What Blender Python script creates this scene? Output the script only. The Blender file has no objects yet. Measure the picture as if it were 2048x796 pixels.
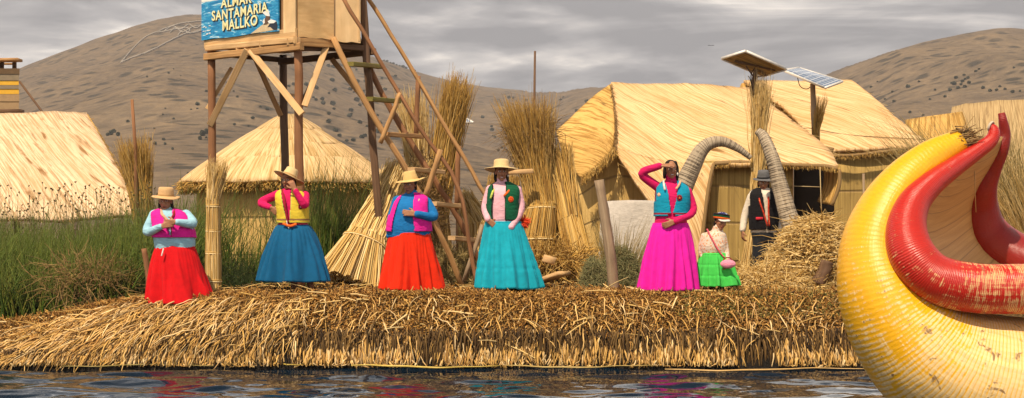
import bpy, math, random
import numpy as np
from mathutils import Vector, Matrix

random.seed(7)
RNG = np.random.default_rng(11)
SC = bpy.context.scene
COL = SC.collection
F = 3500.0            # focal length in pixels of the 2048-wide photograph
H = 1.6               # camera height above the water
HOR = 450.0
SUN_EL = math.radians(56); SUN_AZ = math.radians(24)   # sun behind the camera's left shoulder

def P(u, v, Y):
    return np.array([(u-1024)/F*Y, Y, H-(v-HOR)/F*Y])
def nrm(a):
    a = np.asarray(a, float); return a/(np.linalg.norm(a, axis=-1, keepdims=True)+1e-12)
def rnd(a, b): return random.uniform(a, b)
def sstep(x, a, b):
    t = np.clip((x-a)/(b-a), 0, 1); return t*t*(3-2*t)

# ---------------------------------------------------------------- noise
_L = np.random.default_rng(5).random((256, 256))
def vnoise(x, y):
    x = np.asarray(x, float); y = np.asarray(y, float)
    xi = np.floor(x).astype(int); yi = np.floor(y).astype(int)
    fx = x-xi; fy = y-yi; fx = fx*fx*(3-2*fx); fy = fy*fy*(3-2*fy)
    g = lambda i, j: _L[i % 256, j % 256]
    return (g(xi, yi)*(1-fx)+g(xi+1, yi)*fx)*(1-fy)+(g(xi, yi+1)*(1-fx)+g(xi+1, yi+1)*fx)*fy
def fbm(x, y, o=4):
    s = 0; a = .5
    for k in range(o):
        s = s+a*vnoise(x*2**k+17*k, y*2**k+31*k); a *= .5
    return s*1.07-.5

# ---------------------------------------------------------------- objects
def wloc(o):
    v = np.zeros(3)
    while o is not None:
        v += np.array(o.location); o = o.parent
    return v
def tag(o, label, cat, group=None, kind=None):
    if label: o['label'] = label
    if cat: o['category'] = cat
    if group: o['group'] = group
    if kind: o['kind'] = kind
    return o
def empty(name, loc, label, cat, group=None):
    o = bpy.data.objects.new(name, None); COL.objects.link(o)
    o.location = tuple(float(c) for c in loc); o.empty_display_size = .1
    return tag(o, label, cat, group)
def link_mesh(name, me, parent=None, origin=None):
    o = bpy.data.objects.new(name, me); COL.objects.link(o)
    if parent is not None: o.parent = parent
    elif origin is not None: o.location = tuple(float(c) for c in origin)
    return o
def npmesh(name, V, quads, uv=None, mats=(), midx=None, smooth=True):
    """V nx3, quads mx4 int; uv per vertex"""
    me = bpy.data.meshes.new(name)
    V = np.ascontiguousarray(V, dtype=np.float32); Q = np.ascontiguousarray(quads, dtype=np.int32)
    n, m = len(V), len(Q); k = Q.shape[1]
    me.vertices.add(n); me.vertices.foreach_set('co', V.ravel())
    me.loops.add(m*k); me.loops.foreach_set('vertex_index', Q.ravel())
    me.polygons.add(m); me.polygons.foreach_set('loop_start', np.arange(0, m*k, k, dtype=np.int32))
    me.polygons.foreach_set('use_smooth', np.full(m, smooth, dtype=bool))
    for mt in mats: me.materials.append(mt)
    if midx is not None: me.polygons.foreach_set('material_index', np.asarray(midx, dtype=np.int32))
    if uv is not None:
        l = me.uv_layers.new(name='UVMap')
        l.data.foreach_set('uv', np.ascontiguousarray(uv, dtype=np.float32)[Q.ravel()].ravel())
    me.update(calc_edges=True)
    return me
class MB:
    def __init__(s): s.v = []; s.f = []; s.uv = []; s.mi = []; s.n = 0
    def add(s, V, faces, uv=None, mi=0):
        V = np.asarray(V, float); off = s.n
        s.v.append(V); s.n += len(V)
        s.uv.append(np.asarray(uv, float) if uv is not None else V[:, [0, 2]])
        for f in faces: s.f.append(tuple(int(i)+off for i in f)); s.mi.append(mi)
    def build(s, name, mat, parent=None, origin=None, smooth=True):
        V = np.vstack(s.v)
        if parent is not None: V = V-wloc(parent)
        elif origin is not None: V = V-np.asarray(origin, float)
        me = bpy.data.meshes.new(name)
        me.from_pydata(V.tolist(), [], s.f)
        for m in (mat if isinstance(mat, (list, tuple)) else [mat]): me.materials.append(m)
        me.polygons.foreach_set('use_smooth', [smooth]*len(s.f))
        me.polygons.foreach_set('material_index', s.mi)
        uv = np.vstack(s.uv); li = np.zeros(len(me.loops), dtype=np.int32); me.loops.foreach_get('vertex_index', li)
        l = me.uv_layers.new(name='UVMap'); l.data.foreach_set('uv', uv[li].astype(np.float32).ravel())
        me.update()
        return link_mesh(name, me, parent, origin)

def frames(pts):
    pts = np.asarray(pts, float); t = np.gradient(pts, axis=0); t = nrm(t)
    ref = np.array([0, 0, 1.]) if abs(t[0][2]) < .9 else np.array([0, 1., 0])
    a = nrm(np.cross(ref, t[0])); A = [a]
    for i in range(1, len(pts)):
        a = a-t[i]*np.dot(a, t[i]); a = nrm(a); A.append(a)
    A = np.array(A); return t, A, np.cross(t, A)
def catmull(pts, k):
    pts = [np.asarray(p, float) for p in pts]
    pts = [2*pts[0]-pts[1]]+pts+[2*pts[-1]-pts[-2]]
    out = []
    for i in range(1, len(pts)-2):
        p0, p1, p2, p3 = pts[i-1:i+3]
        for j in range(k):
            t = j/k
            out.append(.5*((2*p1)+(-p0+p2)*t+(2*p0-5*p1+4*p2-p3)*t*t+(-p0+3*p1-3*p2+p3)*t**3))
    out.append(pts[-2]); return np.array(out)
def tube(mb, pts, rad, n=10, cap=True, mi=0, ell=None, rough=0, rs=1.0):
    """round or elliptical tube; ell = (vector dir, factor, ...) stretches the section along a world axis"""
    pts = np.asarray(pts, float); m = len(pts)
    rad = np.full(m, rad, float) if np.isscalar(rad) else np.asarray(rad, float)
    t, A, B = frames(pts)
    th = np.linspace(0, 2*np.pi, n+1)
    L = np.concatenate([[0], np.cumsum(np.linalg.norm(np.diff(pts, axis=0), axis=1))])
    V = []; U = []
    for i in range(m):
        for j in range(n+1):
            r = rad[i]
            if rough: r *= 1+rough*(vnoise(j % n*1.3+7*rs, L[i]*6*rs+3)-.5)
            o = A[i]*math.cos(th[j])*r+B[i]*math.sin(th[j])*r
            if ell is not None: o = o+ell[0]*np.dot(o, ell[0])*(ell[1][i]-1)
            V.append(pts[i]+o); U.append((th[j]*rad.max(), L[i]))
    fs = []
    for i in range(m-1):
        for j in range(n):
            a = i*(n+1)+j; fs.append((a, a+1, a+n+2, a+n+1))
    if cap:
        fs.append(tuple(range(n-1, -1, -1))); fs.append(tuple((m-1)*(n+1)+j for j in range(n)))
    mb.add(V, fs, U, mi)
def beam(mb, p0, p1, w, h, up=(0, 0, 1), jig=.004, mi=0):
    """a sawn plank of width w (sideways) and height h, slightly uneven, grain along it"""
    p0 = np.asarray(p0, float); p1 = np.asarray(p1, float); d = nrm(p1-p0); up = np.asarray(up, float)
    if abs(np.dot(d, up)) > .97: up = np.array([0, 1., 0])
    s = nrm(np.cross(d, up)); q = np.cross(s, d); L = np.linalg.norm(p1-p0)
    k = max(2, int(L/.25)+1); bev = min(w, h)*.12
    prof = [(-w/2, -h/2+bev), (-w/2+bev, -h/2), (w/2-bev, -h/2), (w/2, -h/2+bev), (w/2, h/2-bev), (w/2-bev, h/2), (-w/2+bev, h/2), (-w/2, h/2-bev)]
    ul = [0, .01, w, w+.01, w+h, w+h+.01, 2*w+h, 2*w+h+.01]
    V = []; U = []; off = rnd(0, 9)
    for i in range(k):
        c = p0+(p1-p0)*i/(k-1)+s*rnd(-jig, jig)+q*rnd(-jig, jig)
        for (a, b), uu in zip(prof, ul): V.append(c+s*a+q*b); U.append((uu+off, L*i/(k-1)+off))
    fs = [(i*8+j, i*8+(j+1) % 8, (i+1)*8+(j+1) % 8, (i+1)*8+j) for i in range(k-1) for j in range(8)]
    fs += [tuple(range(7, -1, -1)), tuple((k-1)*8+j for j in range(8))]
    mb.add(V, fs, U, mi)
def sheet_pts(grid, k):
    rows = [catmull(r, k) for r in grid]
    R = np.array(rows); cols = [catmull(R[:, j], k) for j in range(R.shape[1])]
    return np.array(cols).transpose(1, 0, 2)
def sheet(mb, grid, k=8, wob=.02, skew=0.0, seed=0, wf=2.0):
    G = sheet_pts(grid, k); r, c, _ = G.shape
    gu = np.gradient(G, axis=1); gv = np.gradient(G, axis=0); N = nrm(np.cross(gu, gv))
    U = np.cumsum(np.linalg.norm(gu, axis=2), axis=1); Vv = np.cumsum(np.linalg.norm(gv, axis=2), axis=0)
    um = U.mean(axis=0)[None, :].repeat(r, 0); vm = Vv.mean(axis=1)[:, None].repeat(c, 1)
    G = G+N*((fbm(um*wf+seed, vm*wf+seed)*2*wob)[..., None])
    uu = um+skew*vm
    ids = np.arange(r*c).reshape(r, c)
    fs = np.stack([ids[:-1, :-1], ids[:-1, 1:], ids[1:, 1:], ids[1:, :-1]], -1).reshape(-1, 4)
    mb.add(G.reshape(-1, 3), fs, np.stack([uu, vm], -1).reshape(-1, 2)+seed)
    return G, N
def solid(o, t, off=0):
    m = o.modifiers.new('thickness', 'SOLIDIFY'); m.thickness = t; m.offset = off; return o

def strand_arrays(base, vec, bend, rad, segs=4, sides=3, tip=.25, wig=0.0):
    base = np.asarray(base, float); N = len(base)
    vec = np.broadcast_to(vec, (N, 3)).astype(float); bend = np.broadcast_to(bend, (N, 3)).astype(float)
    rad = np.broadcast_to(rad, (N,)).astype(float)
    t = np.linspace(0, 1, segs+1)
    p = base[:, None]+vec[:, None]*t[None, :, None]+bend[:, None]*(t**2)[None, :, None]
    if wig: 
        w = RNG.normal(0, wig, (N, segs+1, 3)); w[:, 0] = 0
        p = p+w*np.linalg.norm(vec, axis=1)[:, None, None]
    a = nrm(np.cross(vec, RNG.normal(0, 1, (N, 3)))); b = nrm(np.cross(vec, a))
    r = rad[:, None]*(1-(1-tip)*t[None, :]**1.5)
    ring = []
    for s in range(sides):
        th = 2*np.pi*s/sides if sides > 2 else np.pi*s
        ring.append(p+(a*math.cos(th)+b*math.sin(th))[:, None]*r[..., None])
    V = np.stack(ring, 2)                       # N,segs+1,sides,3
    ids = np.arange(N*(segs+1)*sides).reshape(N, segs+1, sides)
    if sides == 2:
        Q = np.stack([ids[:, :-1, 0], ids[:, :-1, 1], ids[:, 1:, 1], ids[:, 1:, 0]], -1).reshape(-1, 4)
    else:
        nx = np.roll(ids, -1, axis=2)
        Q = np.stack([ids[:, :-1], nx[:, :-1], nx[:, 1:], ids[:, 1:]], -1).reshape(-1, 4)
    u = np.broadcast_to(RNG.random(N)[:, None, None], (N, segs+1, sides)); vv = np.broadcast_to(t[None, :, None], (N, segs+1, sides))
    return V.reshape(-1, 3), Q, np.stack([u, vv], -1).reshape(-1, 2)
def join_arrays(lst):
    V = []; Q = []; U = []; n = 0
    for v, q, u in lst: V.append(v); Q.append(q+n); U.append(u); n += len(v)
    return np.vstack(V), np.vstack(Q), np.vstack(U)
def strands(name, lst, mat, parent=None, origin=None):
    if not isinstance(lst, list): lst = [lst]
    V, Q, U = join_arrays(lst)
    if parent is not None: V = V-wloc(parent)
    elif origin is not None: V = V-np.asarray(origin, float)
    me = npmesh(name, V, Q, U, [mat]); return link_mesh(name, me, parent, origin)

# ---------------------------------------------------------------- materials
def newmat(name):
    m = bpy.data.materials.new(name); m.use_nodes = True; nt = m.node_tree
    return m, nt, nt.nodes, nt.links, nt.nodes['Principled BSDF']
def ramp(nt, stops, fac):
    r = nt.nodes.new('ShaderNodeValToRGB'); e = r.color_ramp.elements
    while len(e) < len(stops): e.new(.5)
    for el, (p, c) in zip(e, stops): el.position = p; el.color = (*c, 1) if len(c) == 3 else c
    nt.links.new(fac, r.inputs[0]); return r.outputs[0]
def noise(nt, vec, scale=5, detail=3, rough=.55, mp=None, dist=0, loc=(0, 0, 0)):
    n = nt.nodes.new('ShaderNodeTexNoise'); n.inputs['Scale'].default_value = scale; n.inputs['Detail'].default_value = detail
    n.inputs['Roughness'].default_value = rough; n.inputs['Distortion'].default_value = dist
    if mp is not None:
        m = nt.nodes.new('ShaderNodeMapping'); m.inputs['Scale'].default_value = mp; m.inputs['Location'].default_value = loc
        nt.links.new(vec, m.inputs[0]); vec = m.outputs[0]
    nt.links.new(vec, n.inputs['Vector']); return n.outputs['Fac']
def mixc(nt, f, a, b, mode='MIX'):
    m = nt.nodes.new('ShaderNodeMix'); m.data_type = 'RGBA'; m.blend_type = mode
    for s, x in ((0, f), (6, a), (7, b)):
        if isinstance(x, (int, float)): m.inputs[s].default_value = x
        elif isinstance(x, tuple): m.inputs[s].default_value = (*x, 1)
        else: nt.links.new(x, m.inputs[s])
    return m.outputs[2]
def mth(nt, op, a, b=0.0, clamp=False):
    m = nt.nodes.new('ShaderNodeMath'); m.operation = op; m.use_clamp = clamp
    for i, x in enumerate((a, b)):
        if isinstance(x, (int, float)): m.inputs[i].default_value = x
        else: nt.links.new(x, m.inputs[i])
    return m.outputs[0]
def bump(nt, h, strength, dist, bsdf):
    b = nt.nodes.new('ShaderNodeBump'); b.inputs['Strength'].default_value = strength; b.inputs['Distance'].default_value = dist
    nt.links.new(h, b.inputs['Height']); nt.links.new(b.outputs[0], bsdf.inputs['Normal'])
def coord(nt, which): 
    n = nt.nodes.new('ShaderNodeTexCoord'); return n.outputs[which]
def mat_strand(name, cols, tips=None, rough=.65, basec=None, trans=0.0):
    m, nt, N, L, B = newmat(name)
    g = N.new('ShaderNodeNewGeometry'); n = len(cols)
    c = ramp(nt, [(i/max(1, n-1), x) for i, x in enumerate(cols)], g.outputs['Random Per Island'])
    uv = coord(nt, 'UV'); sep = N.new('ShaderNodeSeparateXYZ'); L.new(uv, sep.inputs[0])
    if tips: c = mixc(nt, ramp(nt, [(.45, (0, 0, 0)), (1, (1, 1, 1))], sep.outputs[1]), c, tips)
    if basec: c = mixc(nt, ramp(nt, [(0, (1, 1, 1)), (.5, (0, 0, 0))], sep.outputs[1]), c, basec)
    L.new(c, B.inputs['Base Color']); B.inputs['Roughness'].default_value = rough
    B.inputs['Specular IOR Level'].default_value = .3
    return m
def mat_wood(name, c1, c2, c3=None, fu=40, fv=1.5, bs=.5, knots=True):
    m, nt, N, L, B = newmat(name); uv = coord(nt, 'UV')
    n1 = noise(nt, uv, 1, 4, .6, (fu, fv, 1), .4); n2 = noise(nt, uv, 1, 3, .5, (5, 1.2, 1), .2)
    c = ramp(nt, [(.3, c1), (.68, c2)], n1)
    if c3: c = mixc(nt, ramp(nt, [(.45, (0, 0, 0)), (.68, (1, 1, 1))], n2), c, c3)
    o = noise(nt, coord(nt, 'Object'), 3, 2)
    c = mixc(nt, .5, c, ramp(nt, [(.35, (.55, .55, .55)), (.65, (1, 1, 1))], o), 'MULTIPLY')
    L.new(c, B.inputs['Base Color']); B.inputs['Roughness'].default_value = .75; B.inputs['Specular IOR Level'].default_value = .25
    bump(nt, n1, bs, .01, B); return m
def mat_thatch(name, light, mid, stain, skewless=True, stain_lo=.60, fu=26, band=0):
    m, nt, N, L, B = newmat(name); uv = coord(nt, 'UV')
    fine = noise(nt, uv, 1, 4, .65, (fu, .9, 1), .15); big = noise(nt, uv, 1, 3, .5, (1.6, .5, 1))
    st = noise(nt, uv, 1, 3, .6, (8, 1.0, 1), .3, (3, 7, 0)); mottle = noise(nt, uv, 1, 4, .65, (1.6, 1.0, 1), .6, (9, 2, 0))
    c = ramp(nt, [(.33, tuple(x*.72 for x in mid)), (.44, mid), (.52, light), (.72, tuple(min(1, x*1.12) for x in light))], fine)
    c = mixc(nt, mth(nt, 'MULTIPLY', ramp(nt, [(.4, (0, 0, 0)), (.65, (1, 1, 1))], big), .45), c, mid)
    s1 = ramp(nt, [(stain_lo, (0, 0, 0)), (stain_lo+.10, (1, 1, 1))], st); s2 = ramp(nt, [(.46, (0, 0, 0)), (.58, (1, 1, 1))], mottle)
    c = mixc(nt, mth(nt, 'MULTIPLY', s1, s2), c, stain)
    L.new(c, B.inputs['Base Color']); B.inputs['Roughness'].default_value = .8; B.inputs['Specular IOR Level'].default_value = .2
    h = fine
    if band:
        w = N.new('ShaderNodeTexWave'); w.bands_direction = 'Y'; w.inputs['Scale'].default_value = band; w.inputs['Distortion'].default_value = 2
        L.new(uv, w.inputs[0]); h = mth(nt, 'ADD', fine, mth(nt, 'MULTIPLY', w.outputs['Fac'], .6))
    bump(nt, h, 1.0, .035, B); return m
def mat_reedwall(name, c1, c2, fu=30):
    m, nt, N, L, B = newmat(name); uv = coord(nt, 'UV')
    fine = noise(nt, uv, 1, 4, .7, (fu, .35, 1), .05); big = noise(nt, uv, 1, 3, .5, (3, .8, 1))
    c = ramp(nt, [(.32, c1), (.62, c2)], fine); c = mixc(nt, .35, c, ramp(nt, [(.35, c1), (.65, c2)], big))
    w = N.new('ShaderNodeTexWave'); w.bands_direction = 'Y'; w.wave_profile = 'SIN'; w.inputs['Scale'].default_value = .55; w.inputs['Distortion'].default_value = .6
    L.new(uv, w.inputs[0]); tie = ramp(nt, [(.0, (1, 1, 1)), (.02, (0, 0, 0))], w.outputs['Fac'])
    c = mixc(nt, mth(nt, 'MULTIPLY', tie, .6), c, (.16, .10, .04))
    L.new(c, B.inputs['Base Color']); B.inputs['Roughness'].default_value = .8
    bump(nt, mth(nt, 'SUBTRACT', fine, mth(nt, 'MULTIPLY', tie, .5)), .9, .02, B); return m
def mat_cloth(name, col, col2=None, rough=.85, pat=None, soft=False):
    m, nt, N, L, B = newmat(name); ob = coord(nt, 'Object')
    n = noise(nt, ob, 14, 4, .6); c = mixc(nt, ramp(nt, [(.3, (0, 0, 0)), (.7, (1, 1, 1))], n), tuple(x*.8 for x in col), col)
    if pat:
        v = N.new('ShaderNodeTexVoronoi'); v.inputs['Scale'].default_value = 38; L.new(ob, v.inputs['Vector'])
        c = mixc(nt, ramp(nt, [(.33, (1, 1, 1)), (.42, (0, 0, 0))], v.outputs['Distance']), c,
                 ramp(nt, [(.0, pat[0]), (.5, pat[1]), (1, pat[2])], noise(nt, ob, 25, 1)))
    L.new(c, B.inputs['Base Color']); B.inputs['Roughness'].default_value = rough; B.inputs['Specular IOR Level'].default_value = .15
    B.inputs['Sheen Weight'].default_value = .03
    big = noise(nt, ob, 1, 4, .55, (7, 7, 19), .9); f = noise(nt, ob, 160, 2)
    bump(nt, mth(nt, 'ADD', mth(nt, 'MULTIPLY', big, .12 if soft else .8), mth(nt, 'MULTIPLY', f, .06)), .55, .03, B); return m
def mat_plain(name, col, rough=.6, metal=0, spec=.4, var=.2):
    m, nt, N, L, B = newmat(name); n = noise(nt, coord(nt, 'Object'), 12, 4)
    c = ramp(nt, [(.3, tuple(x*(1-var) for x in col)), (.7, col)], n); L.new(c, B.inputs['Base Color'])
    B.inputs['Roughness'].default_value = rough; B.inputs['Metallic'].default_value = metal; B.inputs['Specular IOR Level'].default_value = spec
    return m
def mat_painted_roll(name, paint, straw, dark, wear_at, ring=60, gloss=.35, wearw=.22, ringw=.06, seamd=.8, bumpw=.32):
    """painted reed bundle: rings of wrapping across it, paint worn away to the bare reed along it (UV v = metres along)"""
    m, nt, N, L, B = newmat(name); uv = coord(nt, 'UV'); sep = N.new('ShaderNodeSeparateXYZ'); L.new(uv, sep.inputs[0])
    w = N.new('ShaderNodeTexWave'); w.bands_direction = 'Y'; w.inputs['Scale'].default_value = ring; w.inputs['Distortion'].default_value = 3.2
    w.inputs['Detail'].default_value = 3; w.inputs['Detail Scale'].default_value = .45; L.new(uv, w.inputs[0])
    fib = noise(nt, uv, 1, 4, .65, (5, 38, 1), .3); ln = noise(nt, uv, 1, 4, .6, (26, 3, 1), .3); big = noise(nt, uv, 1, 4, .65, (3.2, 3.6, 1), .8)
    sp = noise(nt, uv, 1, 3, .7, (7, 5, 1), .5, (4, 4, 0))
    along = mth(nt, 'MULTIPLY', mth(nt, 'SUBTRACT', sep.outputs[1], wear_at), wearw)
    along = mth(nt, 'MINIMUM', mth(nt, 'MAXIMUM', along, -.22), .13)
    k = mth(nt, 'ADD', mth(nt, 'ADD', mth(nt, 'MULTIPLY', fib, .6), mth(nt, 'MULTIPLY', big, .6)), along)
    k = mth(nt, 'ADD', k, mth(nt, 'MULTIPLY', ln, .36)); k = mth(nt, 'ADD', k, mth(nt, 'MULTIPLY', mth(nt, 'SUBTRACT', w.outputs['Fac'], .5), ringw))
    wear = ramp(nt, [(.74, (0, 0, 0)), (.84, (1, 1, 1))], k)
    pc = mixc(nt, mth(nt, 'MULTIPLY', ramp(nt, [(.35, (0, 0, 0)), (.65, (1, 1, 1))], fib), .5), paint, tuple(x*.72 for x in paint))
    scol = mixc(nt, ramp(nt, [(.3, (0, 0, 0)), (.7, (1, 1, 1))], ln), tuple(x*.72 for x in straw), straw)
    c = mixc(nt, wear, pc, scol)
    seam = ramp(nt, [(.0, (1, 1, 1)), (.3, (0, 0, 0))], w.outputs['Fac'])
    c = mixc(nt, mth(nt, 'MULTIPLY', mth(nt, 'MULTIPLY', seam, .95), ramp(nt, [(.35, (.15, .15, .15)), (.6, (1, 1, 1))], big)), c, tuple(x*seamd for x in paint))
    dk = mth(nt, 'MULTIPLY', ramp(nt, [(.60, (0, 0, 0)), (.66, (1, 1, 1))], sp), wear)
    c = mixc(nt, mth(nt, 'MULTIPLY', dk, .85), c, dark)
    L.new(c, B.inputs['Base Color'])
    L.new(ramp(nt, [(0, (gloss,)*3), (1, (.7,)*3)], wear), B.inputs['Roughness'])
    h = mth(nt, 'ADD', mth(nt, 'MULTIPLY', w.outputs['Fac'], bumpw), mth(nt, 'ADD', mth(nt, 'MULTIPLY', fib, .5), mth(nt, 'MULTIPLY', ln, .4)))
    bump(nt, h, .7, .010, B); return m

STRAW = mat_strand('straw_pale', [(.64, .43, .14), (.76, .56, .24), (.50, .31, .08), (.84, .66, .34), (.60, .39, .12), (.34, .19, .05)])
STRAW_OCHRE = mat_strand('straw_ochre', [(.46, .26, .05), (.60, .37, .09), (.26, .13, .025), (.68, .46, .15), (.16, .08, .018)])
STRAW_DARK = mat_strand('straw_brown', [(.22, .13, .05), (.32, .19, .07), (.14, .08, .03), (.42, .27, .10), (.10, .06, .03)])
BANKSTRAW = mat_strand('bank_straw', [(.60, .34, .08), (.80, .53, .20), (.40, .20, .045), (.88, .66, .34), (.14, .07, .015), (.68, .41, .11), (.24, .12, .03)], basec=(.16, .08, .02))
LITTER = mat_strand('litter_chips', [(.24, .105, .018), (.42, .20, .04), (.09, .038, .008), (.52, .28, .06), (.16, .07, .015), (.66, .40, .12), (.05, .022, .006), (.30, .14, .03)])
LITTER_GREEN = mat_strand('litter_moss', [(.20, .17, .03), (.12, .12, .02), (.30, .22, .06), (.07, .08, .02), (.40, .30, .10)])
GREEN = mat_strand('reed_green', [(.05, .115, .012), (.10, .175, .018), (.015, .04, .006), (.18, .22, .028), (.02, .055, .008), (.30, .26, .05), (.07, .14, .015)], tips=(.15, .19, .035))
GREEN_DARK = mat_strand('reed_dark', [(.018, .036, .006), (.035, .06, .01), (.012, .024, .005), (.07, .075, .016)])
DRYREED = mat_strand('reed_dry', [(.34, .24, .08), (.24, .18, .06), (.45, .33, .13), (.16, .13, .04), (.54, .40, .18)])
WEED = mat_strand('weed_stalk', [(.12, .09, .04), (.20, .15, .06), (.07, .06, .03), (.26, .19, .08)])
SHRUB = mat_strand('shrub_twig', [(.22, .22, .10), (.30, .27, .12), (.14, .15, .06), (.36, .30, .14)])
WOOD = mat_wood('sawn_wood', (.32, .16, .06), (.58, .34, .14), (.40, .22, .09))
WOODPALE = mat_wood('pale_plank', (.50, .29, .12), (.74, .50, .26), (.60, .38, .17))
WOODRED = mat_wood('pole_wood', (.20, .085, .035), (.36, .18, .085), (.26, .12, .055))
WOODDARK = mat_wood('old_wood', (.10, .055, .03), (.21, .12, .065), (.14, .08, .05))
WOODGREY = mat_wood('weathered_post', (.22, .15, .09), (.42, .31, .20), (.30, .21, .13))
WOODMOSS = mat_wood('mossy_rung', (.16, .14, .03), (.30, .27, .06), (.24, .17, .06))
PLY = mat_wood('plywood', (.70, .46, .22), (.86, .62, .34), (.78, .54, .28), fu=9, fv=1.6, bs=.08)
PLYSIDE = mat_wood('plywood_side', (.62, .37, .15), (.82, .55, .26), (.72, .46, .20), fu=3, fv=14, bs=.1)
THATCH = mat_thatch('thatch_golden', (.80, .56, .30), (.58, .35, .14), (.22, .11, .03), stain_lo=.575)
THATCH_PALE = mat_thatch('thatch_pale', (.78, .58, .38), (.58, .38, .20), (.30, .16, .06), stain_lo=.53)
THATCH_GOLD = mat_thatch('thatch_gable', (.66, .41, .13), (.38, .21, .05), (.18, .10, .03), fu=20, stain_lo=.57)
THATCH_ROUND = mat_thatch('thatch_round', (.78, .56, .30), (.50, .32, .12), (.30, .17, .06), fu=22, stain_lo=.57)
THATCH_FAR = mat_thatch('thatch_far', (.50, .36, .18), (.36, .24, .11), (.26, .17, .08))
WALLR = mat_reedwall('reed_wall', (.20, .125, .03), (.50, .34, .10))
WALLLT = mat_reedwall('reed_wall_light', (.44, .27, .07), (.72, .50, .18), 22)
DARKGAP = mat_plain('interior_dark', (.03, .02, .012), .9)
BANKCORE = mat_plain('wet_reed_peat', (.05, .03, .014), .9, var=.5)
ROPE = mat_strand('rope', [(.55, .42, .22), (.45, .32, .15)])
YELLOW = mat_painted_roll('hull_yellow', (.82, .42, .004), (.84, .60, .28), (.16, .08, .03), 2.15, ring=8.5, gloss=.40, ringw=.15, seamd=.84, bumpw=.16)
RED = mat_painted_roll('roll_red', (.50, .018, .008), (.78, .46, .20), (.16, .03, .02), 2.7, ring=20, wearw=.15)
GREYROLL = mat_wood('grey_wrapped_reed', (.30, .23, .15), (.54, .46, .34), (.42, .34, .24), fu=30, fv=3, bs=.4)
WRAP = mat_plain('dark_wrap_cord', (.10, .07, .045), .8)

# ---------------------------------------------------------------- camera, light, sky
cam = bpy.data.cameras.new('camera'); co = bpy.data.objects.new('camera', cam); COL.objects.link(co)
cam.sensor_width = 36; cam.lens = 36*F/2048; cam.shift_y = (HOR-398)/2048
co.location = (0, 0, H); co.rotation_euler = (math.pi/2, 0, 0); cam.clip_start = .1; cam.clip_end = 9000
SC.camera = co
sun = bpy.data.lights.new('sun', 'SUN'); so = bpy.data.objects.new('sun', sun); COL.objects.link(so)
sun.energy = 5.0; sun.angle = math.radians(.55); sun.color = (1, .82, .60)
sd = Vector((-math.cos(SUN_EL)*math.sin(SUN_AZ), -math.cos(SUN_EL)*math.cos(SUN_AZ), math.sin(SUN_EL)))
so.rotation_euler = (-sd).to_track_quat('-Z', 'Y').to_euler(); so.location = (-10, -10, 30)
W = bpy.data.worlds.new('World'); SC.world = W; W.use_nodes = True; nt = W.node_tree; N = nt.nodes; L = nt.links
bg = N['Background']; bg.inputs[1].default_value = .05
sky = N.new('ShaderNodeTexSky'); sky.sky_type = 'NISHITA'; sky.sun_disc = False; sky.sun_elevation = SUN_EL
sky.sun_rotation = math.radians(180+24); sky.altitude = 3800
gen = coord(nt, 'Generated')
n1 = noise(nt, gen, 1, 6, .52, (3.6, 3.6, 19), .9, (2.1, 0, .25)); n2 = noise(nt, gen, 1, 5, .55, (7, 7, 24), .6, (5, 2, 1.2))
k = mth(nt, 'ADD', mth(nt, 'MULTIPLY', n1, .72), mth(nt, 'MULTIPLY', n2, .28))
cl = ramp(nt, [(.43, (9.0, 9.4, 10.4)), (.475, (15, 14.9, 15.4)), (.51, (24, 22.8, 22.0)), (.55, (42, 38.5, 34.5))], k)
sp = N.new('ShaderNodeSeparateXYZ'); L.new(gen, sp.inputs[0])
hi = ramp(nt, [(.36, (1, 1, 1)), (.66, (.08, .08, .08))], sp.outputs[2])
boost = ramp(nt, [(.12, (.5, .5, .5)), (.30, (1, 1, 1))], sp.outputs[2]); cl = mixc(nt, 1.0, cl, boost, 'MULTIPLY')
L.new(mixc(nt, hi, sky.outputs[0], cl), bg.inputs[0])
vs = SC.view_settings; vs.view_transform = 'Standard'; vs.look = 'None'; vs.gamma = 1; vs.exposure = 0.28

# ---------------------------------------------------------------- setting: hills
SKY_U = [-1500, -700, -200, 0, 40, 100, 200, 260, 300, 345, 410, 500, 600, 700, 770, 830, 900, 1000, 1100, 1150, 1185, 1215, 1300, 1450, 1560, 1640, 1700, 1800, 1900, 1960, 1990, 2048, 2300, 2900, 3600]
SKY_V = [330, 260, 175, 148, 134, 108, 73, 52, 39, 29, 26, 34, 60, 95, 120, 141, 160, 175, 182, 178, 171, 170, 185, 195, 175, 149, 121, 91, 68, 56, 52, 54, 80, 190, 300]
D_U = [-1500, 300, 800, 1050, 1150, 1250, 1500, 1800, 3600]
D_D = [1300, 1500, 1700, 1900, 1500, 1400, 1500, 1150, 1100]
def terrain(x, y):
    u = 1024+F*x/np.maximum(y, 1)
    v = np.interp(u, SKY_U, SKY_V)*.5+np.interp(u-30, SKY_U, SKY_V)*.25+np.interp(u+30, SKY_U, SKY_V)*.25
    D = np.interp(u, D_U, D_D); y0 = 230.0
    zr = (HOR-v)/F*D; q = (y-y0)/(D-y0)
    f = np.where(q < 1, np.sign(q)*np.abs(q)**1.35*(1+.0*q), np.cos(np.clip((q-1)*1.2, 0, 1.5))**2)
    far = sstep(q, .05, .5)*(1-.85*sstep(np.abs(q-1), .18, 0))
    rid = 1-np.abs(fbm(x/230+fbm(x/300, y/300, 2)*1.2+3, y/420, 4))*2.6
    z = zr*f+far*(zr*.085*(rid-.55)*1.3+fbm(x/60, y/60, 4)*8+np.abs(fbm(x/110+fbm(x/90, y/90, 2), y/260, 3))*-20+3+fbm(x/16, y/16, 3)*2.5)+sstep(q, 0, .4)*fbm(x/25, y/25, 3)*2.2
    return z-1.0*(q < 0)
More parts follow.
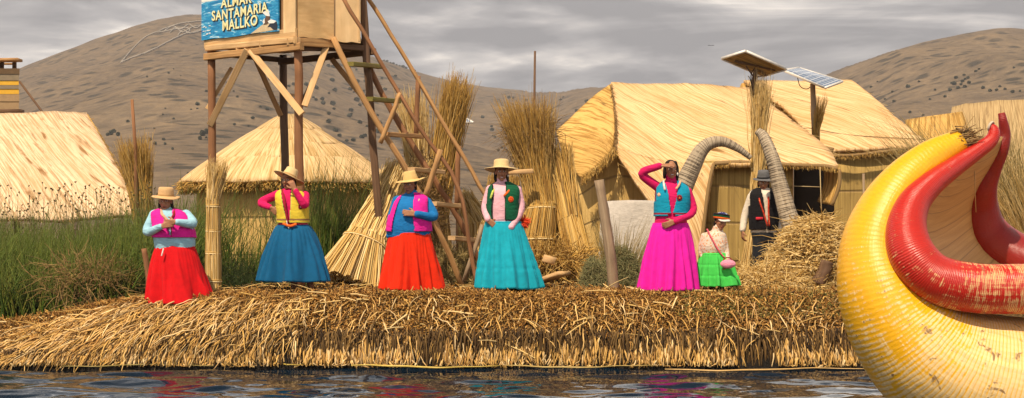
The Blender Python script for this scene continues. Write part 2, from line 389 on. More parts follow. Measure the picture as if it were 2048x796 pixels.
uu = np.linspace(-1500, 3600, 560); tt = np.linspace(0, 1, 330)
yy = 200+(2600-200)*tt**1.25
UU, YY = np.meshgrid(uu, yy); XX = (UU-1024)/F*YY; ZZ = terrain(XX, YY)
ids = np.arange(XX.size).reshape(XX.shape)
Q = np.stack([ids[:-1, :-1], ids[:-1, 1:], ids[1:, 1:], ids[1:, :-1]], -1).reshape(-1, 4)
m, nt, N, L, B = newmat('dry_hillside'); ob = coord(nt, 'Object')
a = noise(nt, ob, 1, 6, .6, (.006, .004, .012), .4); b = noise(nt, ob, 1, 5, .65, (.045, .045, .07), .2); st = noise(nt, ob, 1, 4, .6, (.012, .012, .30), .5)
c = ramp(nt, [(.36, (.115, .088, .066)), (.5, (.165, .125, .088)), (.64, (.235, .175, .112))], a)
c = mixc(nt, .5, c, ramp(nt, [(.38, (.060, .054, .05)), (.5, (.13, .104, .078)), (.62, (.23, .17, .11))], b))
c = mixc(nt, mth(nt, 'MULTIPLY', ramp(nt, [(.52, (0, 0, 0)), (.62, (1, 1, 1))], st), .10), c, (.06, .05, .042))
c2_ = noise(nt, ob, 1, 5, .7, (.22, .16, .3), .2, (7, 7, 7)); c = mixc(nt, .42, c, ramp(nt, [(.36, (.095, .072, .052)), (.52, (.165, .122, .078)), (.66, (.27, .195, .115))], c2_))
v = N.new('ShaderNodeTexVoronoi'); v.inputs['Scale'].default_value = .085; v.inputs['Randomness'].default_value = 1; L.new(ob, v.inputs['Vector'])
dens = noise(nt, ob, 1, 4, .6, (.007, .006, .02), .3, (2, 9, 4))
spk = mth(nt, 'MULTIPLY', ramp(nt, [(.25, (1, 1, 1)), (.40, (0, 0, 0))], v.outputs['Distance']), ramp(nt, [(.43, (0, 0, 0)), (.50, (1, 1, 1))], dens))
c = mixc(nt, mth(nt, 'MULTIPLY', spk, .75), c, (.030, .032, .03))
L.new(c, B.inputs['Base Color']); B.inputs['Roughness'].default_value = 1; B.inputs['Specular IOR Level'].default_value = 0
bump(nt, mth(nt, 'ADD', b, mth(nt, 'ADD', mth(nt, 'MULTIPLY', st, .3), mth(nt, 'MULTIPLY', c2_, .4))), .45, 9, B)
HILL = m
tag(link_mesh('hills', npmesh('hills', np.stack([XX, YY, ZZ], -1).reshape(-1, 3), Q, None, [HILL])), 'dry brown hills rising beyond the lake', None, kind='structure')
def ray_terrain(u, v):
    ys = np.linspace(300, 1900, 1600); xs = (u-1024)/F*ys; zs = terrain(xs, ys); ray = H-(v-HOR)/F*ys
    k = np.where(zs >= ray)[0]
    if not len(k): return None
    return np.array([xs[k[0]], ys[k[0]], zs[k[0]]])

# ---------------------------------------------------------------- setting: water
wx = np.concatenate([np.linspace(-1600, -12, 14), np.linspace(-9, 9, 500), np.linspace(12, 1600, 14)])
wy = np.concatenate([np.linspace(-60, 10, 6), np.linspace(12, 20.6, 520), np.linspace(24, 2400, 8)])
WX, WY = np.meshgrid(wx, wy)
inr = sstep(WX, -12, -9)*(1-sstep(WX, 9, 12))*sstep(WY, 10, 12)*(1-sstep(WY, 20.5, 22))
WZ = (fbm(WX*1.15+WY*.3, WY*3.1, 1)*.15+fbm(WX*2.7-WY*.5, WY*6.6+4, 1)*.06+fbm(WX*6.1, WY*13+4, 1)*.014)*inr
ids = np.arange(WX.size).reshape(WX.shape)
Q = np.stack([ids[:-1, :-1], ids[:-1, 1:], ids[1:, 1:], ids[1:, :-1]], -1).reshape(-1, 4)
m, nt, N, L, B = newmat('lake_water'); ob = coord(nt, 'Object')
B.inputs['Base Color'].default_value = (.003, .010, .020, 1); B.inputs['Roughness'].default_value = .02; B.inputs['IOR'].default_value = 1.33
B.inputs['Specular IOR Level'].default_value = .6
bump(nt, noise(nt, ob, 1, 2, .5, (5, 12, 1), .4), .12, .02, B)
tag(link_mesh('water', npmesh('water', np.stack([WX, WY, WZ], -1).reshape(-1, 3), Q, None, [m])), 'dark rippled lake water', None, kind='structure')

# ---------------------------------------------------------------- setting: reed island ground
def edge_y(x): return 20.0+.10*fbm(x*.9, 3.3+0*x, 3)+np.where(x > 3.6, (x-3.6)*.02, 0)
def ground(x, y):
    x = np.asarray(x, float); y = np.asarray(y, float)
    e = .40+.30*sstep(x, -6.2, -4.1)+.045*sstep(x, -4.0, -2.6)+.0*x
    d = y-edge_y(x)
    w = .55+.5*(1-sstep(x, -6, -3.2))
    z = -.12+(e+.12)*np.clip(d/w+.12, 0, 1)**.55
    z = z+.05*sstep(d, .5, 2.2)
    z = z+fbm(x*2.2, y*2.2, 4)*.09*sstep(d, .1, .7)*(1-.6*sstep(y, 24, 30))
    return z
gx = np.concatenate([np.linspace(-45, -9, 30), np.linspace(-8.8, 8.8, 440), np.linspace(9, 45, 30)])
gy = np.concatenate([np.linspace(19.6, 22.5, 130), np.linspace(22.6, 40, 90), np.linspace(41, 75, 16)])
GX, GY = np.meshgrid(gx, gy); GZ = ground(GX, GY); GZ = np.where(GY < edge_y(GX)-.05, -.6, GZ)
ids = np.arange(GX.size).reshape(GX.shape)
Q = np.stack([ids[:-1, :-1], ids[:-1, 1:], ids[1:, 1:], ids[1:, :-1]], -1).reshape(-1, 4)
m, nt, N, L, B = newmat('trodden_reed_ground'); ob = coord(nt, 'Object')
a = noise(nt, ob, 9, 5, .7); b = noise(nt, ob, 45, 4, .7)
c = mixc(nt, .5, ramp(nt, [(.35, (.04, .022, .008)), (.65, (.18, .10, .03))], a), ramp(nt, [(.35, (.05, .028, .01)), (.65, (.30, .18, .06))], b))
sz = N.new('ShaderNodeSeparateXYZ'); L.new(ob, sz.inputs[0]); gap_shade = ramp(nt, [(.42, (1, 1, 1)), (.60, (0, 0, 0))], mth(nt, 'ADD', sz.outputs[2], mth(nt, 'MULTIPLY', a, .2))); c = mixc(nt, gap_shade, c, (.012, .008, .004))  # low bank core blackened: shade between the hanging reeds put into its colour
L.new(c, B.inputs['Base Color']); B.inputs['Roughness'].default_value = 1; bump(nt, b, 1, .04, B)
tag(link_mesh('ground', npmesh('ground', np.stack([GX, GY, GZ], -1).reshape(-1, 3), Q, None, [m])), 'trodden reed island surface', None, kind='structure')
def G(u, Y, dz=0):            # a point on the ground under image column u at distance Y
    x = (u-1024)/F*Y; return np.array([x, Y, float(ground(x, Y))+dz])

# bank fringe: hanging reed ends
DK = []
def bank():
    A = []
    n = 6600; x = RNG.uniform(-6.6, 5.2, n); keep = RNG.random(n) < (.64+2.2*fbm(x*3.1, 0*x+9, 3)+.4*(x < -2.8)); x = x[keep]; n = len(x)
    d = RNG.uniform(-.06, .12, n); y = edge_y(x)+d; top = np.where(x < -2.8, .58, .47)+.18*fbm(x*1.3, 0*x+1, 2)
    z0 = np.minimum(ground(x, y)+.02, top*RNG.uniform(.45, 1.1, n)); lean = .02+.35*fbm(x*.8, 0*x+2, 2)-.42*(1-sstep(x, -5.2, -2.6))
    ln = z0*RNG.uniform(.75, 1.15, n); out = RNG.uniform(.04, .16, n)
    vec = np.stack([ln*(lean+RNG.normal(0, .13, n)), -out-d, -ln*.25], 1)
    bend = np.stack([RNG.normal(0, .025, n), (out+d)*.55, -ln*.72], 1)
    A.append(strand_arrays(np.stack([x, y, z0], 1), vec, bend, RNG.uniform(.005, .0155, n), 6, 4, .6, .016))
    n = 5200; x = RNG.uniform(-6.6, 5.2, n); d = RNG.uniform(-.02, .12, n); z0 = RNG.uniform(.10, .42, n)*(.45+.55*sstep(x, -5.2, -3)); DK.append(strand_arrays(np.stack([x, edge_y(x)+d, z0], 1), np.stack([RNG.normal(0, .05, n), -.06-d*.5, -z0*.3], 1), np.stack([0*x, d*.2+.03, -z0*.72], 1), RNG.uniform(.006, .013, n), 4, 3, .6, .012))
    n = 4600; x = RNG.uniform(-6.8, -2.4, n); x = np.concatenate([x, RNG.uniform(-2.4, 5.2, 1000)]); n = len(x)
    d = RNG.uniform(.05, .75, n); y = edge_y(x)+d; z0 = ground(x, y)+.01
    ln = RNG.uniform(.12, .46, n); lean = -.55*(1-sstep(x, -4, -1))+.5*fbm(x*.5, 0*x+5, 2)+RNG.normal(0, .30, n)
    vec = np.stack([ln*lean, -ln*RNG.uniform(.4, .9, n), RNG.uniform(-.02, .07, n)], 1)
    bend = np.stack([0*x, ln*.15, -ln*RNG.uniform(.35, .8, n)], 1)
    A.append(strand_arrays(np.stack([x, y, z0], 1), vec, bend, RNG.uniform(.005, .012, n), 5, 4, .5, .02))
    return A
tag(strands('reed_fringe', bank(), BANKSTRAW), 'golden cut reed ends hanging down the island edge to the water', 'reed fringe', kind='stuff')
tag(strands('gap_shade_reeds', DK, mat_strand('gap_shade_reed', [(.05, .026, .008), (.12, .065, .02), (.02, .010, .004), (.24, .14, .045), (.08, .045, .015)])), 'dark reed ends coloured as the shade between the golden hanging ones', 'dark reeds', kind='stuff')  # dark strand colours stand for the shade in the fringe gaps
def litter(n, x0, x1, y0, y1, l0, l1, r0, r1, up=.35, lift=.02):
    x = RNG.uniform(x0, x1, n); y = edge_y(x)+RNG.uniform(y0, y1, n)
    z = ground(x, y)+RNG.uniform(-.005, lift, n); ln = RNG.uniform(l0, l1, n); th = RNG.uniform(0, 2*np.pi, n)
    vec = np.stack([np.cos(th)*ln, np.sin(th)*ln*.8, RNG.normal(0, up, n)*ln], 1)
    return strand_arrays(np.stack([x, y, z], 1), vec, vec*0+np.array([0, 0, -.1])*ln[:, None], RNG.uniform(r0, r1, n), 2, 4, .6)
def face_chips(n):
    x = RNG.uniform(-5.6, 5.3, n); x = x[RNG.random(n) < sstep(x, -5.4, -2.4)]; n = len(x); d_ = .04+.75*RNG.random(n); y = edge_y(x)+d_; z = ground(x, y)+RNG.uniform(-.01, .05, n)
    k = z > .24+.26*fbm(x*1.6, 0*x+7, 3); x, y, z = x[k], y[k], z[k]; n = len(x)
    d = nrm(RNG.normal(0, 1, (n, 3)))*RNG.uniform(.012, .038, (n, 1)); return strand_arrays(np.stack([x, y, z], 1), d, d*0, RNG.uniform(.005, .011, n), 2, 4, .6)
tag(strands('reed_litter', [litter(30000, -6.8, 6.2, .3, 1.2, .014, .045, .005, .011, .8, .07), face_chips(52000), litter(9000, -6.5, 6.5, .9, 4.5, .02, .08, .004, .01, .6, .04)], LITTER),
    'brown chopped reed litter covering the top of the island bank', 'reed litter', kind='stuff')
tag(strands('moss_litter', [litter(9000, 1.9, 5.0, .25, .95, .015, .05, .004, .009, .7, .05)], LITTER_GREEN), 'olive mossy litter on the bank near the painted boat', 'moss', kind='stuff')
tag(strands('loose_straw', [litter(300, -6.4, 5.4, .0, .9, .12, .5, .006, .012, .22, .08), litter(1600, -6.5, 7, .8, 5, .1, .4, .004, .008, .2, .05)], STRAW),
    'long pale loose straws scattered over the bank', 'straw', kind='stuff')
for i, (u0, u1, v, r) in enumerate([(520, 610, 728, .012), (700, 1000, 733, .014), (1010, 1310, 733, .012), (1330, 1735, 739, .013), (130, 430, 731, .009)]):
    mb = MB(); Yw = (H-.01)*F/(v-HOR)
    pts = [P(u0+(u1-u0)*t, v, Yw)+np.array([0, .16*math.sin(t*6+i)+.05*math.sin(t*19), 0]) for t in np.linspace(0, 1, 9)]
    for p in pts: p[2] = .012
    tube(mb, catmull(pts, 2), [r*.9*(.25+.75*math.sin(math.pi*min(.9, .1+t))) for t in np.linspace(0, 1, 17)], 6)
    o = mb.build('floating_reed', mat_plain('floating_reed_%d' % i, [(.5, .36, .07), (.62, .45, .10), (.50, .36, .12), (.66, .42, .16), (.34, .26, .08)][i], .5), origin=pts[0])
    tag(o, ['short flat yellow reed afloat below the woman in the blue skirt', 'long yellow reed afloat below the woman in the orange skirt',
            'ochre reed afloat below the leaning grey post', 'long orange reed afloat beside the yellow boat hull', 'thin brown reed afloat below the woman in the red skirt'][i], 'floating reed', 'reeds floating along the bank')

# green reed bed
def reedbed(specs, segs=4):
    A = []
    for (n, x0, x1, y0, y1, h0, h1, ln, r) in specs:
        x = RNG.uniform(x0, x1, n); y = RNG.uniform(y0, y1, n); z = ground(x, y)-.03
        h = RNG.uniform(h0, h1, n)*(.8+.5*(fbm(x*1.4, y*1.4, 3)+.5)); lean = RNG.normal(0, ln, (n, 2))+np.array([.05, 0])
        vec = np.stack([lean[:, 0]*h, lean[:, 1]*h, h], 1); bend = np.stack([lean[:, 0]*h*1.1, lean[:, 1]*h*.6, -np.abs(lean[:, 0])*h*.3], 1)
        A.append(strand_arrays(np.stack([x, y, z], 1), vec, bend, RNG.uniform(r*.6, r*1.3, n), segs, 3, .15, .008))
    return A
tag(strands('green_reeds', reedbed([(4200, -7.6, -4.25, 22.0, 26, .8, 1.22, .12, .0095), (1300, -7.6, -4.7, 21.4, 22.3, .4, .85, .2, .009), (700, -4.3, -2.6, 23.2, 25.8, .3, .68, .14, .008),
     (1100, -3.0, -1.75, 23.4, 25.5, .6, 1.0, .14, .008), (380, -2.9, -1.8, 23, 25, 1.1, 1.75, .1, .0065), (520, -7.6, -4.3, 22.5, 26, 1.2, 1.6, .12, .006), (200, -4.6, -2.4, 23.5, 25, 1.0, 1.6, .1, .006)]), GREEN), 'dense bed of tall green reeds behind the bank', 'reeds', kind='stuff')
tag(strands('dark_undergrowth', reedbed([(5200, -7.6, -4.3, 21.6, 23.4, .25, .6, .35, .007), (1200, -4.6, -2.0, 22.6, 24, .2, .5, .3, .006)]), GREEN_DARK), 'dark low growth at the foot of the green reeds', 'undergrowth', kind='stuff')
def twigbush(name, u, v, Y, rx, rz, n, mat, label, cat, group=None, ry=None, l=(.15, .45), thick=.004):
    c = P(u, v, Y); ry = ry or rx
    p = RNG.normal(0, .42, (n, 3)); p = p/np.maximum(1, np.linalg.norm(p, axis=1))[:, None]
    b = c+p*np.array([rx, ry, rz]); d = nrm(p+RNG.normal(0, .75, (n, 3))+np.array([0, 0, .25])); ln = RNG.uniform(*l, n)[:, None]
    b[:, 2] = np.maximum(b[:, 2], ground(b[:, 0], b[:, 1]))
    o = strands(name, [strand_arrays(b, d*ln, np.array([0, 0, -.25])*ln+RNG.normal(0, .15, (n, 3))*ln, RNG.uniform(thick*.6, thick*1.4, n), 4, 3, .3, .03)], mat, origin=(c[0], c[1], float(ground(c[0], c[1]))))
    return tag(o, label, cat, group)
twigbush('dry_twig_bush', 175, 560, 21.6, .62, .34, 800, STRAW_DARK, 'brown tangled dead bush lying in front of the green reeds', 'bush', l=(.12, .4), thick=.0038)
# thin weeds with seed heads in front of the pale hut
def weeds():
    A = []; n = 300; x = RNG.uniform(-7.5, -4.9, n); y = RNG.uniform(24.5, 26, n); z = ground(x, y)
    h = RNG.uniform(.95, 1.75, n)*(1-.1*sstep(x, -6, -5)); vec = np.stack([RNG.normal(.02, .07, n)*h, 0*h, h], 1); bend = np.stack([RNG.normal(0, .09, n)*h, 0*h, 0*h], 1)
    b = np.stack([x, y, z], 1); A.append(strand_arrays(b, vec, bend, .0045, 5, 3, .5))
    tips = b+vec+bend
    for k in range(3):
        d = RNG.normal(0, 1, (n, 3)); A.append(strand_arrays(tips-d*.008, nrm(d)*.026, d*0, RNG.uniform(.006, .012, n), 2, 4, .8))
    m2 = 420; i = RNG.integers(0, n, m2); t = RNG.uniform(.5, .95, m2)[:, None]; q = b[i]+vec[i]*t+bend[i]*t*t
    d = np.stack([RNG.normal(0, 1, m2), RNG.normal(0, .4, m2), RNG.uniform(.6, 1.6, m2)], 1); A.append(strand_arrays(q, nrm(d)*RNG.uniform(.06, .2, (m2, 1)), d*0, .0035, 2, 3, .5))
    return A
tag(strands('seedhead_weeds', weeds(), WEED), 'thin brown weeds with seed heads against the pale thatch', 'weeds', kind='stuff')

# ---------------------------------------------------------------- reed sheaves
def sheaf(name, base, waist, top, rb, rw, rt, n, mat, label, cat='reed sheaf', r=.008, group=None, jag=.15, ties=(), parent=None, tw=.35, curl=0.0, flat=1.0, tie_mat=None):
    base, waist, top = (np.asarray(q, float) for q in (base, waist, top))
    root = empty(name, base, label, cat, group) if parent is None else parent
    th = RNG.uniform(0, 2*np.pi, n); q = np.sqrt(RNG.uniform(.15, 1, n))
    ax = nrm(top-base); s = nrm(np.cross(ax, [0, 1, 0.01])); f = np.cross(ax, s)*flat
    off = (np.cos(th)*q)[:, None]*s+(np.sin(th)*q)[:, None]*f
    ln = 1+RNG.uniform(-jag, jag*.35, n)[:, None]
    ts = [0, .25, .5, .75, 1]
    p0 = base+off*rb; p1 = waist+off*rw; th2 = th+RNG.normal(0, tw, n)
    off2 = (np.cos(th2)*q)[:, None]*s+(np.sin(th2)*q)[:, None]*f
    p2 = top+off2*rt+RNG.normal(0, 1, (n, 3))*rt*.12
    p2 = p1+(p2-p1)*ln
    # lower piece and upper piece as curved strands
    v1 = p1-p0; A = [strand_arrays(p0, v1*1.02, v1*0, RNG.uniform(r*.6, r*1.2, n), 3, 3, .95, .006)]
    v2 = p2-p1; out = nrm(off2)*np.linalg.norm(v2, axis=1)[:, None]*curl
    A.append(strand_arrays(p1, v2-out, out*1.0+RNG.normal(0, .04, (n, 3))*np.linalg.norm(v2, axis=1)[:, None], RNG.uniform(r*.6, r*1.2, n), 5, 3, .25, .01))
    strands('reeds', A, mat, root)
    for t, rr in ties:                          # t 0..1 base->waist, 1..2 waist->top
        c = base+(waist-base)*t if t <= 1 else waist+(top-waist)*(t-1)
        mb = MB(); a = np.linspace(0, 2*np.pi, 19)
        for k in range(2):
            tube(mb, [c+ax*k*.018+(s*math.cos(x)+nrm(f)*flat*math.sin(x))*rr for x in a], .009, 6, False)
        mb.build('binding', tie_mat or STRAW, root)
    return root
s22 = F/22.0
sheaf('reed_bundle', G(427, 21.5), P(426, 400, 21.5), P(436, 330, 21.5), .10, .078, .13, 420, STRAW, 'tall straight reed bundle tied around the tower post beside the woman in red', r=.0075,
      ties=((.12, .10), (.42, .09), (.66, .085), (.93, .082)), jag=.5, tw=.15)
sheaf('reed_sheaf', P(290, 470, 26.4), P(283, 400, 26.4), P(268, 290, 26.4), .14, .17, .27, 900, STRAW_OCHRE, 'bushy ochre reed sheaf standing beside the pale pitched hut', r=.008, jag=.45, curl=.1)
sheaf('reed_stack', G(700, 22.3)+np.array([0, 0, .02]), P(735, 470, 22.7), P(800, 335, 23.3), .50, .25, .12, 620, STRAW, 'long pale reeds leaning in a spreading stack between the blue and orange skirts', r=.013, jag=.1,
      ties=((.85, .30),), tw=.1, flat=.55)
sheaf('reed_sheaf', G(872, 24.2), P(868, 430, 24.2), P(917, 165, 24.2), .28, .20, .15, 800, STRAW_OCHRE, 'tall upright reed sheaf seen behind the ladder', r=.0085, jag=.12, ties=((1.1, .2),), curl=.0)
sheaf('reed_sheaf', G(835, 24.4), P(845, 400, 24.4), P(822, 205, 24.5), .25, .17, .20, 600, STRAW, 'shorter pale reed sheaf standing beside the tall one behind the ladder', r=.0085, jag=.35, curl=.05)
twigbush('seed_plume_bush', 845, 415, 23.9, .36, .75, 4200, STRAW_DARK, 'dark brown mass of drooping reed plumes behind the orange skirted woman', 'dry plant', ry=.3, l=(.03, .13), thick=.005)
sheaf('reed_sheaf', G(1062, 23.6), P(1085, 410, 23.8), P(1052, 222, 23.9), .30, .21, .37, 1500, STRAW_OCHRE, 'big broom shaped reed sheaf with spread dark tops behind the turquoise skirted woman', r=.0075, ties=((.55, .26), (.95, .215)), jag=.35, curl=.16)
twigbush('reed_plume', 1062, 268, 23.9, .34, .28, 1300, STRAW_DARK, 'dark plume of fine reed tops crowning the broom shaped sheaf', 'reed tops', ry=.25, l=(.15, .4), thick=.0035)
sheaf('reed_sheaf', G(1168, 23.4), P(1140, 440, 23.7), P(1118, 300, 24.0), .20, .17, .16, 420, STRAW_OCHRE, 'thick brown reed sheaf leaning beside the golden gable', r=.016, ties=(), jag=.2, tw=.1)
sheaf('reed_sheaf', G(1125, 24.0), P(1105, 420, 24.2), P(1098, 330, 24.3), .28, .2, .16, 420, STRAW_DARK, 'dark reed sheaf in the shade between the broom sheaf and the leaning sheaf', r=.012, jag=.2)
sheaf('reed_bundle', G(1000, 25.4), P(1005, 430, 25.4), P(1010, 355, 25.4), .48, .42, .20, 800, STRAW_OCHRE, 'rounded golden reed stook behind the turquoise skirted woman', r=.012, jag=.05, ties=((1.35, .33),), curl=.25)
sheaf('reed_bundle', G(960, 24.9), P(955, 450, 25.0), P(925, 385, 25.0), .30, .28, .10, 420, STRAW, 'pale slanting reed stook behind the foot of the ladder', r=.012, jag=.1)
mb = MB(); beam(mb, P(1000, 346, 23.5), P(1066, 342, 23.4), .05, .06)
tag(mb.build('wooden_batten', WOODPALE, origin=P(1000, 346, 23.5)), 'short pale batten lying level against the broom shaped sheaf', 'batten')
mb = MB(); mb2 = MB()
tube(mb, [P(1070, 430, 24.3), P(1068, 260, 24.3), P(1070, 102, 24.3)], [.02, .018, .015], 8); tag(mb.build('wooden_pole', WOODDARK, origin=P(1070, 430, 24.3)), 'tall thin pole rising out of the broom shaped sheaf', 'pole')
tube(mb2, [G(275, 26.2), P(271, 300, 26.2), P(264, 199, 26.2)], [.03, .026, .024], 8); tag(mb2.build('wooden_pole', WOODRED, origin=G(275, 26.2)), 'brown pole standing behind the ochre sheaf by the pale hut', 'pole')
# extra crossing stalks of the shadowed pile
twigbush('straw_heap', 1115, 520, 23.6, .55, .22, 1300, STRAW_OCHRE, 'low heap of broken reeds under the leaning sheaves', 'straw heap', l=(.15, .5), thick=.007)

# ---------------------------------------------------------------- huts
def eave_fringe(root, pts, n, mat, l=(.05, .14), r=.006, out=(0, -.6, -1), name='eave_fringe', sp=.05):
    pts = np.asarray(pts, float); k = RNG.uniform(0, len(pts)-1.001, n); i = k.astype(int); t = (k-i)[:, None]
    b = pts[i]*(1-t)+pts[i+1]*t+RNG.normal(0, sp*.5, (n, 3)); d = nrm(np.array(out)+RNG.normal(0, .4, (n, 3)))*RNG.uniform(*l, n)[:, None]
    return strands(name, [strand_arrays(b, d, d*0+np.array([0, 0, -.02]), RNG.uniform(r*.6, r*1.3, n), 3, 3, .5)], mat, root)
def roof_straws(root, Gd, Nn, n, mat, ln=(.2, .6), skew=0.0, r=.004, lift=.006):
    R, C, _ = Gd.shape; i = RNG.integers(R//8, R-1, n); j = RNG.integers(0, C-1, n); fi = RNG.random(n)[:, None]; fj = RNG.random(n)[:, None]
    p = (Gd[i, j]*(1-fi)+Gd[i+1, j]*fi)*(1-fj)+(Gd[i, j+1]*(1-fi)+Gd[i+1, j+1]*fi)*fj
    dv = nrm(Gd[i+1, j]-Gd[i, j]); du = nrm(Gd[i, j+1]-Gd[i, j]); nn = Nn[i, j]; nn = np.where(nn[:, 2:3] < 0, -nn, nn)
    d = nrm(dv-du*(skew)+RNG.normal(0, .06, (n, 3)))*RNG.uniform(*ln, n)[:, None]
    return strands('roof_straw', [strand_arrays(p+nn*lift-d*.5, d, d*0, RNG.uniform(r*.6, r*1.4, n), 2, 3, .6)], mat, root)
def wallsheet(root, p, name='wall', mat=None, k=3, wob=.01, th=.06, seed=0):
    mb = MB(); sheet(mb, p, k, wob, seed=seed); return solid(mb.build(name, mat or WALLR, root), th)

# pale pitched hut at the edge of the picture
root = empty('pitched_hut', G(60, 29), 'pale beige pitched thatch hut behind the tall weeds', 'hut')
mb = MB(); Gd, Nn = sheet(mb, [[P(-160, 233, 30.6), P(-20, 231, 30.5), P(90, 228, 30.4), P(172, 229, 30.2)], [P(-170, 300, 29.3), P(-20, 300, 29.2), P(100, 298, 29.1), P(212, 296, 28.9)],
      [P(-180, 370, 28.2), P(-20, 370, 28.1), P(110, 370, 28.0), P(250, 366, 27.8)], [P(-190, 440, 27.4), P(-20, 440, 27.3), P(120, 440, 27.2), P(288, 432, 27.0)]], 10, .05, skew=-.3)
solid(mb.build('roof', THATCH_PALE, root), .08)
roof_straws(root, Gd, Nn, 500, STRAW, skew=-.3)
mb = MB(); sheet(mb, [[P(172, 229, 30.2), P(174, 232, 31)], [P(288, 432, 27.0), P(262, 420, 33.5)]], 6, .02); solid(mb.build('gable', THATCH_GOLD, root), .06)
mb = MB(); sheet(mb, [[P(-160, 233, 30.6), P(172, 229, 30.2)], [P(-180, 430, 33.8), P(262, 420, 33.5)]], 6, .02); solid(mb.build('rear_roof', THATCH_PALE, root), .08)
eave_fringe(root, [P(175, 231, 30.2), P(214, 296, 28.9), P(252, 366, 27.8), P(288, 432, 27.0)], 500, STRAW_OCHRE, (.03, .09), .004, (.5, 0, -.7), 'edge_straw', .02)

# round hut
RC = P(577, 375, 28.0); root = empty('round_hut', G(577, 28.0), 'round hut with tiered conical thatch roof below the lookout tower', 'hut')
s28 = F/28; base_z = float(ground(RC[0], 28))
def zr(v): return H+(HOR-v)/s28
tiers = [(234, 10, 264, 62), (256, 42, 294, 108), (285, 90, 324, 152), (314, 132, 367, 208)]
roofmb = MB(); th = np.linspace(0, 2*np.pi, 97); strA = []
for k, (v0, r0, v1, r1) in enumerate(tiers):
    V = []; U = []; fs = []; nr = 9
    for i in range(nr):
        t = i/(nr-1)
        for j, a in enumerate(th):
            r = (r0+(r1-r0)*t**.84)/s28+.012+.02*(t > .9); z = zr(v0+(v1-v0)*t); w = .02*(vnoise(np.array(math.cos(a)*3+k*9+9), np.array(math.sin(a)*3+9))-.5)*2*(t+.3)
            r += w; z -= .05*(t > .95)*vnoise(np.array(math.cos(a)*6+k*3+9), np.array(math.sin(a)*6+9))
            V.append((RC[0]+r*math.cos(a), RC[1]+r*math.sin(a), z)); U.append((a*1.6+k*3, t*.7+k))
    for i in range(nr-1):
        for j in range(96):
            q = i*97+j; fs.append((q, q+1, q+98, q+97))
    roofmb.add(V, fs, U)
    n = 900 if k < 3 else 1500; a = RNG.uniform(0, 2*np.pi, n); t = RNG.uniform(.05, .95, n)
    R = (r0+(r1-r0)*t)/s28+.022; zz = zr(v0+(v1-v0)*t); rd = np.stack([np.cos(a), np.sin(a), 0*a], 1)
    sl = np.array([(r1-r0)/s28, 0, -(v1-v0)/s28]); sl = sl/np.linalg.norm(sl); d = rd*sl[0]+np.array([0, 0, sl[2]])
    L_ = RNG.uniform(.08, .3, n)[:, None]
    strA.append(strand_arrays(np.stack([RC[0]+R*np.cos(a), RC[1]+R*np.sin(a), zz], 1)-d*L_*.5, d*L_, d*0, RNG.uniform(.0035, .007, n), 2, 3, .5))
solid(roofmb.build('roof', THATCH_ROUND, root), .05, -1)
strands('roof_straw', strA, STRAW, root)
n = 4800; a = RNG.uniform(0, 2*np.pi, n); rd = np.stack([np.cos(a), np.sin(a), 0*a], 1)
b = np.array([RC[0], RC[1], zr(369)])+rd*(206/s28+RNG.normal(0, .035, (n, 1)))+np.array([0, 0, 1])*RNG.uniform(-.09, .05, (n, 1))
strands('eave_fringe', [strand_arrays(b, nrm(rd+RNG.normal(0, .55, (n, 3))+np.array([0, 0, -.9]))*RNG.uniform(.04, .13, (n, 1)), rd*0, RNG.uniform(.004, .010, n), 2, 4, .6)], STRAW_OCHRE, root)
mb = MB(); V = []; U = []; fs = []
for i, z in enumerate((base_z-.1, (base_z+zr(372))/2, zr(372))):
    for j, a in enumerate(th): V.append((RC[0]+1.45*math.cos(a), RC[1]+1.45*math.sin(a), z)); U.append((a*1.45, z))
for i in range(2):
    for j in range(96): q = i*97+j; fs.append((q, q+1, q+98, q+97))
mb.add(V, fs, U); mb.build('wall', WALLLT, root)

# big golden hut with porch
root = empty('thatched_hut', G(1400, 28), 'large golden thatched hut with sloping roof, porch and golden gable', 'hut')
mb = MB(); Gd, Nn = sheet(mb, [[P(1222, 169, 29.4), P(1310, 170, 29.4), P(1400, 173, 29.4), P(1498, 178, 29.4)],
    [P(1226, 236, 28.4), P(1330, 240, 28.3), P(1440, 240, 28.2), P(1580, 238, 28.2)],
    [P(1230, 298, 27.5), P(1345, 315, 27.3), P(1470, 296, 27.2), P(1650, 296, 27.1)],
    [P(1262, 350, 26.9), P(1360, 372, 26.7), P(1450, 330, 26.3), P(1676, 336, 26.2)]], 12, .05, skew=-.75, seed=3)
solid(mb.build('roof', THATCH, root), .07); roof_straws(root, Gd, Nn, 450, STRAW, skew=-.75)
mb = MB(); Gd, Nn = sheet(mb, [[P(1232, 300, 27.5), P(1340, 325, 27.0), P(1427, 327, 26.35)], [P(1262, 352, 26.9), P(1345, 390, 26.5), P(1416, 400, 26.2)], [P(1296, 402, 26.5), P(1352, 455, 26.2), P(1404, 470, 26.1)],
    [P(1330, 480, 26.3), P(1360, 520, 26.1), P(1398, 560, 26.0)]], 10, .02, skew=-.6, seed=9)
solid(mb.build('porch_side', THATCH, root), .07)
mb = MB(); Gd, Nn = sheet(mb, [[P(1222, 169, 29.4), P(1190, 196, 29.1), P(1150, 232, 28.8), P(1113, 264, 28.5)], [P(1230, 240, 28.2), P(1200, 262, 28.1), P(1165, 290, 28.0), P(1130, 318, 27.9)], [P(1228, 297, 27.4), P(1212, 318, 27.3), P(1190, 340, 27.3), P(1165, 360, 27.3)]], 10, .05, skew=.55, seed=5)
solid(mb.build('gable', THATCH_GOLD, root), .09)
eave_fringe(root, [P(1222, 169, 29.3), P(1231, 240, 28.15), P(1230, 297, 27.35)], 420, STRAW_DARK, (.03, .07), .005, (.3, -.5, -.2), 'gable_seam', .015)
